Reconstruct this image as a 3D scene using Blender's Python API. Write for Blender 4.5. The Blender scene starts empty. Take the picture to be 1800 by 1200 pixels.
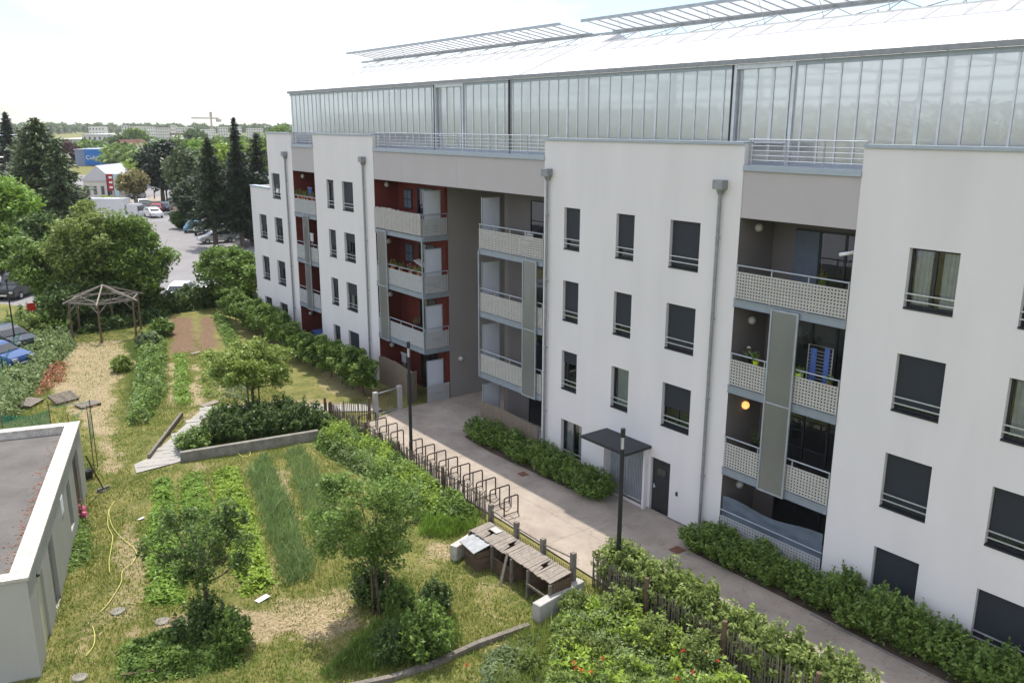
import bpy, bmesh, math, random
import numpy as np
from mathutils import Vector, Matrix
S = bpy.context.scene
C = S.collection
R = math.radians
# ---------------------------------------------------------------- camera
F, PITCH, ROLL, YAW = 1490.7845, R(14.27446), R(.19291546), R(37.33224689)
CZ = 13.6
fw = Vector((math.sin(YAW)*math.cos(PITCH), math.cos(YAW)*math.cos(PITCH), -math.sin(PITCH)))
rt = Vector((math.cos(YAW), -math.sin(YAW), 0)); up = rt.cross(fw)
r2 = math.cos(ROLL)*rt+math.sin(ROLL)*up; u2 = -math.sin(ROLL)*rt+math.cos(ROLL)*up
cam = bpy.data.objects.new('camera', bpy.data.cameras.new('camera')); C.objects.link(cam)
cam.data.sensor_width = 36; cam.data.lens = F/1800*36; cam.data.clip_end = 6000; cam.data.clip_start = .2
cam.matrix_world = Matrix(((r2.x, u2.x, -fw.x, 0), (r2.y, u2.y, -fw.y, 0), (r2.z, u2.z, -fw.z, CZ), (0, 0, 0, 1)))
S.camera = cam
def G(px, py, z=0.):            # the place on the ground (or at height z) that was measured in the survey of the photograph
    d = fw+r2*((px-900)/F)-u2*((py-600)/F); t = (z-CZ)/d.z
    return (d.x*t, d.y*t)
# ---------------------------------------------------------------- light
S.view_settings.view_transform = 'Standard'; S.view_settings.look = 'None'; S.view_settings.gamma = 1
S.view_settings.exposure = .9
SEL, SAZ = R(67), R(28)
sd = Vector((math.sin(SAZ)*math.cos(SEL), math.cos(SAZ)*math.cos(SEL), math.sin(SEL)))
sl = bpy.data.lights.new('sun', 'SUN'); sl.energy = 2.8; sl.angle = R(.6); sl.color = (1, .94, .84)
so = bpy.data.objects.new('sun', sl); C.objects.link(so); so.location = (0, 0, 60)
so.rotation_euler = (-sd).to_track_quat('-Z', 'Y').to_euler()
W = bpy.data.worlds.new('World'); S.world = W; W.use_nodes = True
nt = W.node_tree; nt.nodes.clear()
def nn(t, ty, **k):
    n = t.nodes.new(ty)
    for a, b in k.items():
        if a.startswith('i_'):
            n.inputs[a[2:]].default_value = b
        elif a[0] == 'n' and a[1:].isdigit():
            n.inputs[int(a[1:])].default_value = b
        else: setattr(n, a, b)
    return n
def lk(t, a, b): t.links.new(a, b)
sky = nn(nt, 'ShaderNodeTexSky', sky_type='NISHITA', sun_disc=False, sun_elevation=SEL, sun_rotation=SAZ, air_density=1.2, dust_density=1.0, ozone_density=1., altitude=100)
tc = nn(nt, 'ShaderNodeTexCoord'); mp = nn(nt, 'ShaderNodeMapping'); mp.inputs['Scale'].default_value = (1, 1, 2.6)
no = nn(nt, 'ShaderNodeTexNoise', i_Scale=2.2, i_Detail=7, i_Roughness=.55); rp = nn(nt, 'ShaderNodeMapRange', n1=.42, n2=.68, n3=.12, n4=.97)
mx = nn(nt, 'ShaderNodeMix', data_type='RGBA'); mx.inputs[7].default_value = (10.9, 10.5, 10.7, 1)
bg = nn(nt, 'ShaderNodeBackground', i_Strength=.1); wo = nn(nt, 'ShaderNodeOutputWorld')
lk(nt, tc.outputs['Generated'], mp.inputs[0]); lk(nt, mp.outputs[0], no.inputs['Vector']); lk(nt, no.outputs[0], rp.inputs[0])
lk(nt, rp.outputs[0], mx.inputs[0]); ti = nn(nt, 'ShaderNodeVectorMath', operation='MULTIPLY'); ti.inputs[1].default_value = (.76, .93, 1.1); lk(nt, sky.outputs[0], ti.inputs[0]); lk(nt, ti.outputs[0], mx.inputs[6]); lk(nt, mx.outputs[2], bg.inputs[0]); lk(nt, bg.outputs[0], wo.inputs[0])
cy = S.cycles; cy.max_bounces = 7; cy.diffuse_bounces = 3; cy.glossy_bounces = 3; cy.transmission_bounces = 5; cy.transparent_max_bounces = 12
cy.caustics_reflective = cy.caustics_refractive = False; cy.use_denoising = True; cy.sample_clamp_indirect = 6
# ---------------------------------------------------------------- materials
M = {}
def mat(name, col, rough=.7, metal=0., var=.12, vs=3., bump=0., bs=40., col2=None, spec=.4, stretch=(1, 1, 1), fine=0.):
    m = bpy.data.materials.new(name); m.use_nodes = True; t = m.node_tree; b = t.nodes['Principled BSDF']
    b.inputs['Roughness'].default_value = rough; b.inputs['Metallic'].default_value = metal; b.inputs['Specular IOR Level'].default_value = spec
    c = nn(t, 'ShaderNodeTexCoord'); mp = nn(t, 'ShaderNodeMapping'); mp.inputs['Scale'].default_value = stretch
    lk(t, c.outputs['Object'], mp.inputs[0])
    n = nn(t, 'ShaderNodeTexNoise', i_Scale=vs, i_Detail=6, i_Roughness=.6); lk(t, mp.outputs[0], n.inputs['Vector'])
    r = nn(t, 'ShaderNodeMapRange', n1=.3, n2=.7); lk(t, n.outputs[0], r.inputs[0])
    x = nn(t, 'ShaderNodeMix', data_type='RGBA'); lk(t, r.outputs[0], x.inputs[0])
    c2 = col2 or tuple(v*(1+var) for v in col); c1 = col if col2 else tuple(v*(1-var) for v in col)
    x.inputs[6].default_value = (*c1, 1); x.inputs[7].default_value = (*c2, 1); out = x.outputs[2]
    if fine:
        n3 = nn(t, 'ShaderNodeTexNoise', i_Scale=bs, i_Detail=3); lk(t, c.outputs['Object'], n3.inputs['Vector'])
        r3 = nn(t, 'ShaderNodeMapRange', n1=.3, n2=.7, n3=1-fine, n4=1+fine); lk(t, n3.outputs[0], r3.inputs[0])
        v = nn(t, 'ShaderNodeVectorMath', operation='SCALE'); lk(t, out, v.inputs[0]); lk(t, r3.outputs[0], v.inputs['Scale']); out = v.outputs[0]
    lk(t, out, b.inputs['Base Color'])
    if bump:
        n2 = nn(t, 'ShaderNodeTexNoise', i_Scale=bs, i_Detail=4); lk(t, mp.outputs[0], n2.inputs['Vector'])
        bp = nn(t, 'ShaderNodeBump', i_Strength=bump, i_Distance=.02); lk(t, n2.outputs[0], bp.inputs['Height']); lk(t, bp.outputs[0], b.inputs['Normal'])
    M[name] = m; return m
mat('render_white', (.665, .642, .638), .85, var=.045, vs=.8, bump=.2, bs=60, stretch=(1, 1, .22), fine=.02)
mat('render_taupe', (.43, .40, .40), .85, var=.04, vs=.6, bump=.15, bs=60)
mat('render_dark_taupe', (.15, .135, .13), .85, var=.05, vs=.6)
mat('render_red', (.13, .021, .013), .8, var=.08, vs=.8)
mat('edge_metal', (.27, .31, .35), .5, .3, var=.08)
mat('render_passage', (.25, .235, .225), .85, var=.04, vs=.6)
mat('coping_metal', (.35, .40, .45), .45, .3, var=.06)
mat('galvanised', (.36, .39, .42), .5, .4, var=.12, vs=4)
mat('zinc', (.27, .28, .29), .5, .5, var=.15, vs=5)
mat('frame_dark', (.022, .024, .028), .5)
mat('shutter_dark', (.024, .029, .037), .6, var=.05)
mat('steel_light', (.58, .61, .64), .4, .6)
mat('panel_pale', (.41, .40, .37), .6, var=.06, vs=4)
mat('panel_white', (.53, .56, .62), .4, var=.03)
mat('concrete', (.40, .385, .36), .9, var=.15, vs=2, bump=.4, bs=30, fine=.12)
mat('concrete_old', (.24, .225, .195), .9, var=.3, vs=3, bump=.5, bs=25, fine=.2)
mat('gravel_roof', (.30, .285, .27), .95, var=.1, vs=.8, bump=.5, bs=90, fine=.25)
mat('shed_wall', (.40, .39, .35), .85, var=.06, vs=.8, bump=.1, stretch=(1, 1, .4))
mat('shed_roof', (.132, .122, .113), .95, var=.22, vs=.7, bump=.6, bs=60, fine=.3)
mat('shed_cap', (.48, .45, .40), .9, var=.25, vs=5, bump=.5, bs=30, fine=.25)
mat('wood_grey', (.17, .15, .125), .85, var=.3, vs=6, bump=.4, bs=30, stretch=(1, 1, 1), fine=.2)
mat('wood_pale', (.25, .215, .18), .85, var=.25, vs=7, bump=.4, bs=30, fine=.2)
mat('wood_brown', (.13, .085, .055), .85, var=.3, vs=6, bump=.4, fine=.2)
mat('bark', (.10, .08, .06), .95, var=.35, vs=8, bump=.8, bs=25)
mat('bark_pale', (.2, .17, .13), .95, var=.3, vs=8, bump=.8, bs=25)
mat('asphalt', (.225, .215, .215), .9, var=.12, vs=.25, bump=.3, bs=60, fine=.08)
mat('slab_path', (.42, .41, .385), .9, var=.12, vs=1.5, bump=.3)
mat('lamp_dark', (.03, .032, .036), .45, .3)
mat('rack_brown', (.05, .038, .036), .5, .4)
mat('white_paint', (.75, .75, .75), .4, var=.03)
mat('tarp_blue', (.10, .125, .16), .7, var=.1)
mat('reed', (.20, .16, .12), .9, var=.3, vs=9, bump=.4, stretch=(1, 6, .4), fine=.25)
mat('reed_pale', (.36, .345, .32), .9, var=.3, vs=9, bump=.4, stretch=(1, 6, .4), fine=.2)
mat('tyre', (.02, .02, .02), .85); mat('rim', (.4, .41, .42), .35, .8)
mat('car_glass', (.015, .02, .025), .08, spec=.6)
mat('red_light', (.35, .01, .01), .3); mat('head_light', (.6, .62, .65), .15, .3)
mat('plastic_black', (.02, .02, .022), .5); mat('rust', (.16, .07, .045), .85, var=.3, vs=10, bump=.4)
mat('terracotta', (.4, .15, .08), .8); mat('lime', (.42, .55, .03), .5); mat('blue_plastic', (.07, .13, .38), .4); mat('white_cloth', (.7, .7, .7), .9)
mat('net_green', (.02, .22, .14), .6); mat('hose_yellow', (.55, .53, .16), .5, var=.1)
mat('lamp_glass', (.5, .5, .48), .3); mat('cream_door', (.56, .55, .40), .6, var=.05)
mat('soil', (.2, .135, .085), 1., var=.3, vs=5, bump=.9, bs=25, fine=.3)
def car_paint(name, col):
    m = mat(name, col, .3, .25, var=.02); m.node_tree.nodes['Principled BSDF'].inputs['Coat Weight'].default_value = .6; return m
car_paint('paint_silver', (.42, .44, .46)); car_paint('paint_blue', (.02, .07, .22)); car_paint('paint_skyblue', (.12, .3, .5)); car_paint('paint_dark', (.02, .025, .03)); car_paint('paint_white', (.7, .7, .7)); car_paint('paint_green', (.02, .16, .1)); car_paint('paint_navy', (.03, .05, .1)); car_paint('paint_red', (.3, .02, .03))
def leafmat(name, c1, c2, c3=None, trans=.3, rough=.5):
    m = bpy.data.materials.new(name); m.use_nodes = True; t = m.node_tree; b = t.nodes['Principled BSDF']; o = t.nodes['Material Output']
    b.inputs['Roughness'].default_value = rough; b.inputs['Specular IOR Level'].default_value = .35
    g = nn(t, 'ShaderNodeNewGeometry'); cr = nn(t, 'ShaderNodeValToRGB')
    e = cr.color_ramp.elements; e[0].color = (*c1, 1); e[1].color = (*c2, 1); e[1].position = .88 if c3 else 1
    if c3: q = e.new(1.); q.color = (*c3, 1)
    c = nn(t, 'ShaderNodeTexCoord'); n = nn(t, 'ShaderNodeTexNoise', i_Scale=1.3, i_Detail=3); lk(t, c.outputs['Object'], n.inputs['Vector'])
    a = nn(t, 'ShaderNodeMath', operation='MULTIPLY_ADD', n1=.65); lk(t, g.outputs['Random Per Island'], a.inputs[0])
    a2 = nn(t, 'ShaderNodeMath', operation='MULTIPLY_ADD', n1=1.3, n2=-.48); lk(t, n.outputs[0], a2.inputs[0]); lk(t, a2.outputs[0], a.inputs[2])
    lk(t, a.outputs[0], cr.inputs[0]); lk(t, cr.outputs[0], b.inputs['Base Color'])
    tr = nn(t, 'ShaderNodeBsdfTranslucent'); lk(t, cr.outputs[0], tr.inputs[0]); ms = nn(t, 'ShaderNodeMixShader', n0=trans)
    lk(t, b.outputs[0], ms.inputs[1]); lk(t, tr.outputs[0], ms.inputs[2]); lk(t, ms.outputs[0], o.inputs[0]); M[name] = m
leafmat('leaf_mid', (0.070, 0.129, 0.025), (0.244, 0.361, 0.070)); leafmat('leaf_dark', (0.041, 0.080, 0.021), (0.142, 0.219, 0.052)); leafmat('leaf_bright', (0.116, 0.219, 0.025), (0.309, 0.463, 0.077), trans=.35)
leafmat('leaf_yellow', (0.142, 0.219, 0.039), (0.334, 0.411, 0.090)); leafmat('leaf_blue', (0.129, 0.206, 0.070), (0.309, 0.425, 0.154)); leafmat('leaf_olive', (0.116, 0.167, 0.039), (0.321, 0.399, 0.103))
leafmat('needle_dark', (0.023, 0.041, 0.018), (0.077, 0.116, 0.045), trans=.1); leafmat('needle_mid', (0.058, 0.090, 0.039), (0.180, 0.232, 0.097), trans=.1); leafmat('needle_black', (0.013, 0.025, 0.015), (0.045, 0.070, 0.035), trans=.1)
leafmat('leaf_ochre', (0.167, 0.154, 0.052), (0.334, 0.296, 0.116)); leafmat('leaf_acid', (0.154, 0.244, 0.025), (0.361, 0.490, 0.064)); leafmat('leaf_purple', (0.052, 0.015, 0.020), (0.129, 0.039, 0.039))
leafmat('grass_blade', (.12, .18, .028), (.32, .37, .08), (.44, .37, .18)); leafmat('straw_bits', (0.361, 0.277, 0.142), (0.579, 0.476, 0.283), trans=.1); leafmat('leaf_grey', (0.077, 0.129, 0.045), (0.244, 0.309, 0.154))
leafmat('petal_red', (0.418, 0.028, 0.011), (0.550, 0.055, 0.022)); leafmat('petal_pink', (0.643, 0.103, 0.283), (0.901, 0.321, 0.515)); leafmat('petal_white', (0.772, 0.772, 0.707), (0.901, 0.901, 0.836)); leafmat('petal_rust', (0.283, 0.116, 0.052), (0.411, 0.180, 0.090)); leafmat('leaf_mix', (0.077, 0.129, 0.025), (0.257, 0.348, 0.077), (0.361, 0.334, 0.129)); leafmat('petal_yellow', (0.579, 0.515, 0.025), (0.772, 0.643, 0.064))
# glass: clear pane with a mirror coat
def glassmat(name, tint, clear, rough=.03, ior=1.5):
    m = bpy.data.materials.new(name); m.use_nodes = True; t = m.node_tree; t.nodes.clear(); o = nn(t, 'ShaderNodeOutputMaterial')
    tr = nn(t, 'ShaderNodeBsdfTransparent'); tr.inputs[0].default_value = (*tint, 1)
    gl = nn(t, 'ShaderNodeBsdfGlossy', i_Roughness=rough); gl.inputs[0].default_value = (.9, .95, 1, 1)
    fr = nn(t, 'ShaderNodeFresnel', i_IOR=ior); a = nn(t, 'ShaderNodeMath', operation='ADD', n1=clear); lk(t, fr.outputs[0], a.inputs[0])
    ms = nn(t, 'ShaderNodeMixShader'); lk(t, a.outputs[0], ms.inputs[0]); lk(t, tr.outputs[0], ms.inputs[1]); lk(t, gl.outputs[0], ms.inputs[2]); lk(t, ms.outputs[0], o.inputs[0]); M[name] = m
glassmat('window_glass', (.75, .8, .82), .06)
leafmat('leaf_vase', (0.055, 0.099, 0.022), (0.165, 0.253, 0.050))
leafmat('leaf_meadow', (0.110, 0.165, 0.044), (0.264, 0.341, 0.132))
def milky(name, diff, see, dark=(.6, .65, .62), gl=.22, rough=.28, df_=.45, rr_=.45):
    m = bpy.data.materials.new(name); m.use_nodes = True; t = m.node_tree; t.nodes.clear(); o = nn(t, 'ShaderNodeOutputMaterial')
    rf = nn(t, 'ShaderNodeBsdfRefraction', i_Roughness=rr_, i_IOR=1.02); rf.inputs[0].default_value = (*dark, 1)
    tl = nn(t, 'ShaderNodeBsdfTranslucent'); tl.inputs[0].default_value = (*diff, 1); df = nn(t, 'ShaderNodeBsdfDiffuse'); df.inputs[0].default_value = (*diff, 1)
    m1 = nn(t, 'ShaderNodeMixShader', n0=df_); lk(t, tl.outputs[0], m1.inputs[1]); lk(t, df.outputs[0], m1.inputs[2])
    m2 = nn(t, 'ShaderNodeMixShader', n0=see); lk(t, m1.outputs[0], m2.inputs[1]); lk(t, rf.outputs[0], m2.inputs[2])
    g = nn(t, 'ShaderNodeBsdfAnisotropic', i_Roughness=rough); g.inputs[0].default_value = (.9, .95, 1, 1)
    m3 = nn(t, 'ShaderNodeMixShader', n0=gl); lk(t, m2.outputs[0], m3.inputs[1]); lk(t, g.outputs[0], m3.inputs[2]); lk(t, m3.outputs[0], o.inputs[0]); M[name] = m
milky('polycarbonate', (.72, .77, .81), .4, gl=.3, rough=.14, dark=(.8, .85, .83), rr_=.6); milky('vent_glazing', (.62, .59, .58), .05, gl=.04); milky('roof_glazing', (.97, .96, .94), .03, gl=.03, df_=.8); milky('frosted_screen', (.5, .51, .49), .45, gl=.14, rr_=.2, dark=(.8, .82, .8))
t_ = M['vent_glazing'].node_tree; o_ = [n for n in t_.nodes if n.type == 'OUTPUT_MATERIAL'][0]; src = o_.inputs[0].links[0].from_socket; tp = nn(t_, 'ShaderNodeBsdfTransparent'); mm = nn(t_, 'ShaderNodeMixShader', n0=.65); lk(t_, tp.outputs[0], mm.inputs[1]); lk(t_, src, mm.inputs[2]); lk(t_, mm.outputs[0], o_.inputs[0])
def perf(name, col):
    mat(name, col, .6, var=.05)
perf('panel_grey', (.40, .41, .41))
# ---------------------------------------------------------------- builders
def tag(o, label=None, cat=None, group=None, kind=None):
    if label: o['label'] = label
    if cat: o['category'] = cat
    if group: o['group'] = group
    if kind: o['kind'] = kind
    return o
def empty(name, loc=(0, 0, 0), label=None, cat=None, group=None):
    o = bpy.data.objects.new(name, None); C.objects.link(o); o.location = loc; o.empty_display_size = .3
    return tag(o, label, cat, group)
def wloc(o):
    v = Vector((0, 0, 0))
    while o: v += Vector(o.location); o = o.parent
    return v
def link(name, me, parent=None, m=None, origin=None):
    o = bpy.data.objects.new(name, me); C.objects.link(o)
    if m: me.materials.append(M[m])
    if parent: o.parent = parent
    if origin is not None: o.location = origin
    return o
class MB:
    def __init__(s): s.v = []; s.f = []
    def quad(s, a, b, c, d): i = len(s.v); s.v += [a, b, c, d]; s.f.append((i, i+1, i+2, i+3)); return s
    def poly(s, pts): i = len(s.v); s.v += pts; s.f.append(tuple(range(i, i+len(pts)))); return s
    def box(s, x0, x1, y0, y1, z0, z1):
        i = len(s.v); s.v += [(x0, y0, z0), (x1, y0, z0), (x1, y1, z0), (x0, y1, z0), (x0, y0, z1), (x1, y0, z1), (x1, y1, z1), (x0, y1, z1)]
        s.f += [(i, i+3, i+2, i+1), (i+4, i+5, i+6, i+7), (i, i+1, i+5, i+4), (i+1, i+2, i+6, i+5), (i+2, i+3, i+7, i+6), (i+3, i, i+4, i+7)]; return s
    def bar(s, p, q, w, h, upv=(0, 0, 1)):          # a squared timber from p to q
        p = Vector(p); q = Vector(q); d = (q-p).normalized(); u = Vector(upv)
        a = d.cross(u)
        if a.length < 1e-4: a = d.cross(Vector((1, 0, 0)))
        a.normalize(); b = a.cross(d).normalized(); a = a*w/2; b = b*h/2; i = len(s.v)
        for c in (p, q): s.v += [tuple(c-a-b), tuple(c+a-b), tuple(c+a+b), tuple(c-a+b)]
        s.f += [(i, i+3, i+2, i+1), (i+4, i+5, i+6, i+7), (i, i+1, i+5, i+4), (i+1, i+2, i+6, i+5), (i+2, i+3, i+7, i+6), (i+3, i, i+4, i+7)]; return s
    def tube(s, pts, rad, n=6, cap=True):
        pts = [Vector(p) for p in pts]; k = len(pts)
        if not hasattr(rad, '__len__'): rad = [rad]*k
        i0 = len(s.v); a = None
        for j, p in enumerate(pts):
            d = (pts[min(j+1, k-1)]-pts[max(j-1, 0)]).normalized()
            if a is None:
                a = d.cross(Vector((0, 0, 1)))
                if a.length < .05: a = d.cross(Vector((1, 0, 0)))
            else: a = a-d*a.dot(d)
            a.normalize(); b = d.cross(a)
            for q in range(n):
                t = 2*math.pi*q/n; s.v.append(tuple(p+(a*math.cos(t)+b*math.sin(t))*rad[j]))
        for j in range(k-1):
            for q in range(n):
                A = i0+j*n+q; B = i0+j*n+(q+1) % n; s.f.append((A, B, B+n, A+n))
        if cap: s.f.append(tuple(i0+q for q in range(n-1, -1, -1))); s.f.append(tuple(i0+(k-1)*n+q for q in range(n)))
        return s
    def ball(s, c, r, nu=10, nv=6, sz=1.):
        i0 = len(s.v); c = Vector(c)
        for j in range(nv+1):
            ph = math.pi*j/nv
            for q in range(nu): t = 2*math.pi*q/nu; s.v.append((c.x+r*math.sin(ph)*math.cos(t), c.y+r*math.sin(ph)*math.sin(t), c.z-r*sz*math.cos(ph)))
        for j in range(nv):
            for q in range(nu): A = i0+j*nu+q; B = i0+j*nu+(q+1) % nu; s.f.append((A, B, B+nu, A+nu))
        return s
    def prism(s, pts, z0, z1):                      # footprint (x,y) anticlockwise
        n = len(pts); i = len(s.v); s.v += [(x, y, z0) for x, y in pts]+[(x, y, z1) for x, y in pts]
        s.f += [tuple(range(i+n-1, i-1, -1)), tuple(range(i+n, i+2*n))]+[(i+k, i+(k+1) % n, i+n+(k+1) % n, i+n+k) for k in range(n)]; return s
    def build(s, name, m, parent=None, label=None, smooth=False, bevel=0.):
        off = wloc(parent) if parent else Vector((0, 0, 0))
        me = bpy.data.meshes.new(name)
        if parent is None:                         # a top-level mesh gets its origin at its own base
            a = np.array(s.v); off = Vector((float(a[:, 0].mean()), float(a[:, 1].mean()), float(a[:, 2].min())))
        me.from_pydata([(x-off.x, y-off.y, z-off.z) for x, y, z in s.v], [], s.f); me.update()
        if bevel:
            b = bmesh.new(); b.from_mesh(me); bmesh.ops.remove_doubles(b, verts=b.verts, dist=1e-5)
            bmesh.ops.bevel(b, geom=[e for e in b.edges if e.is_manifold and e.calc_face_angle(0) > .5], offset=bevel, segments=2, affect='EDGES'); b.to_mesh(me); b.free()
        if smooth: me.shade_smooth()
        o = link(name, me, parent, m)
        if parent is None: o.location = off
        if label: o['label'] = label
        return o
def place(o, x, y, z=0, rz=0, sc=1.):
    o.location = (x, y, z); o.rotation_euler = (0, 0, rz)
    o.scale = (sc, sc, sc) if not hasattr(sc, '__len__') else sc
    return o
def copy_tree(o, parent=None):
    c = o.copy(); C.objects.link(c)
    if parent: c.parent = parent
    for ch in list(o.children): copy_tree(ch, c)
    return c
ORD = 'first second third fourth fifth sixth seventh eighth ninth tenth eleventh twelfth thirteenth fourteenth fifteenth sixteenth seventeenth eighteenth nineteenth twentieth'.split()
# ---------------------------------------------------------------- foliage
def leafmesh(name, P, size, m, parent=None, aspect=.5, upb=.35, rng=None, blade=False, dirs=None, lo=.45, hi=1.45):
    rng = rng or np.random.default_rng(1); P = np.asarray(P, np.float32); n = len(P)
    sc = (size*rng.uniform(lo, hi, n)).astype(np.float32)[:, None]
    if blade:                                       # upright thin blades, three corners each
        u = rng.normal(0, 1, (n, 3)); u[:, 2] = 0; u /= np.linalg.norm(u, axis=1)[:, None]
        lean = rng.normal(0, .45, (n, 3)); lean[:, 2] = 1.
        V = np.stack([P-u*sc*aspect, P+u*sc*aspect, P+lean*sc], 1); k = 3
    else:
        N = rng.normal(0, 1, (n, 3)); N /= np.linalg.norm(N, axis=1)[:, None]; N[:, 2] = np.abs(N[:, 2])+upb; N /= np.linalg.norm(N, axis=1)[:, None]
        u = rng.normal(0, 1, (n, 3)) if dirs is None else dirs+rng.normal(0, .35, (n, 3))
        u -= N*(u*N).sum(1)[:, None]; u /= np.linalg.norm(u, axis=1)[:, None]; v = np.cross(N, u)
        V = np.stack([P-u*sc, P-v*sc*aspect+u*sc*.1, P+u*sc, P+v*sc*aspect+u*sc*.1], 1); k = 4
    me = bpy.data.meshes.new(name); me.vertices.add(n*k); me.vertices.foreach_set('co', V.astype(np.float32).ravel())
    me.loops.add(n*k); me.loops.foreach_set('vertex_index', np.arange(n*k, dtype=np.int32)); me.polygons.add(n); me.polygons.foreach_set('loop_start', np.arange(0, n*k, k, dtype=np.int32)); me.update(calc_edges=True)
    return link(name, me, parent, m)
def shoots(rng, r, h, ns, per, jit=.07, top=.8):
    P = []; stems = []
    for _ in range(ns):
        a = rng.uniform(0, 2*math.pi); q = math.sqrt(rng.uniform(0, 1)); rr = r*q
        b = np.array([.25*rr*math.cos(a), .25*rr*math.sin(a), 0.]); hh = h*(1-.5*q*q)*rng.uniform(.7, 1.12)
        tip = np.array([rr*math.cos(a), rr*math.sin(a), hh]); mid = np.array([tip[0]*.75, tip[1]*.75, hh*.5])
        t = rng.uniform(.12, 1, per)[:, None]**top; p = b*(1-t)**2+2*mid*t*(1-t)+tip*t*t
        P.append(p+rng.normal(0, jit, (per, 3))*(1.15-t*.7)); stems.append([tuple(b), tuple(b*.25+mid*.5+tip*.25), tuple(tip)])
    P = np.concatenate(P); P[:, 2] = np.abs(P[:, 2])+.01
    return P, stems
def make_shrub(name, r, h, m, ns=46, per=60, size=.05, seed=0, jit=.07, stem='bark', aspect=.5):
    rng = np.random.default_rng(seed); e = empty(name); P, st = shoots(rng, r, h, ns, per, jit)
    leafmesh('foliage', P, size, m, e, rng=rng, aspect=aspect)
    b = MB()
    for s in st[:26]: b.tube(s, [.012, .008, .003], 4, False)
    b.build('stem', stem, e); return e
def make_tree(name, h, z0, r, m, nc=40, per=160, size=.07, cr=.4, seed=0, tr=.08, bark='bark', squash=1., flat=.7, lean=0., limbs=14, inner=.35, aspect=.5, cone=0.):
    rng = np.random.default_rng(seed); e = empty(name); zc = (h+z0)/2; hz = (h-z0)/2
    b = MB(); top = Vector((lean, rng.uniform(-.1, .1), z0+hz*.9))
    b.tube([(0, 0, -.05), (lean*.2, .02, z0*.5), (lean*.5, -.02, z0+.1), tuple(top)], [tr*1.25, tr, tr*.85, tr*.3], 7)
    P = []; lob = rng.normal(0, 1, (6, 3)); lob /= np.linalg.norm(lob, axis=1)[:, None]
    for i in range(nc):
        d = rng.normal(0, 1, 3); d /= np.linalg.norm(d)
        w = .82+.25*max(0, float((lob@d).max())-.5)+rng.uniform(-.12, .1)
        q = rng.uniform(inner, 1)**.6*w; rr = r*(1-cone*(d[2]*.5+.5))
        c = np.array([lean+d[0]*rr*q, d[1]*rr*squash*q, zc+d[2]*hz*q])
        k = int(per*rng.uniform(.6, 1.4)); cc = cr*rng.uniform(.7, 1.3)
        g = rng.normal(0, 1, (k, 3)); g /= np.linalg.norm(g, axis=1)[:, None]; g *= (rng.uniform(0, 1, k)**.45)[:, None]; g[:, 2] *= flat
        P.append(c+g*cc)
        if i < limbs:
            s = Vector((lean*.5, 0, z0+rng.uniform(-.05, .6)*hz)); cv = Vector(c); md = s.lerp(cv, .5)+Vector((0, 0, -.08*hz))
            b.tube([tuple(s), tuple(md), tuple(cv)], [tr*.45, tr*.28, tr*.08], 5, False)
            for _ in range(2):
                e2 = cv+Vector(rng.normal(0, cr*.7, 3)); b.tube([tuple(md), tuple(e2)], [tr*.15, tr*.05], 4, False)
    P = np.concatenate(P); P = P[P[:, 2] > .05]
    leafmesh('crown', P, size, m, e, rng=rng, aspect=aspect); b.build('trunk', bark, e); return e
def make_conifer(name, h, r, m, nb=120, per=60, size=.2, seed=0, z0=.08, droop=.25, power=1., tr=.2, jag=.3, width=.16):
    rng = np.random.default_rng(seed); e = empty(name); b = MB(); b.tube([(0, 0, 0), (0, 0, h*.5), (0, 0, h*.97)], [tr, tr*.6, .02], 7)
    P = []; D = []
    for i in range(nb):
        t = (i+rng.uniform(0, 1))/nb; t = t**.9; z = h*(z0+(1-z0)*t); L = r*((1-t)**power)*rng.uniform(1-jag, 1+jag*.6)+.12
        a = i*2.399+rng.uniform(-.4, .4); k = max(8, int(per*L/r)); s = rng.uniform(.05, 1, k)
        x = s*L; zz = z-droop*L*s**1.5+.12*L*np.maximum(0, s-.75)*2; w = rng.normal(0, width*L*.55+.04, k)*(1.1-s*.8)
        ca, sa = math.cos(a), math.sin(a); P.append(np.stack([x*ca-w*sa, x*sa+w*ca, zz+rng.normal(0, .05+.03*L, k)], 1)); D.append(np.tile([ca, sa, -.25], (k, 1)))
        if L > r*.25: b.tube([(0, 0, z), (ca*L*.8, sa*L*.8, z-droop*L*.7)], [.04*tr/.2, .01], 4, False)
    leafmesh('crown', np.concatenate(P), size, m, e, rng=rng, aspect=.32, dirs=np.concatenate(D), upb=.9); b.build('trunk', 'bark', e); return e
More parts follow.
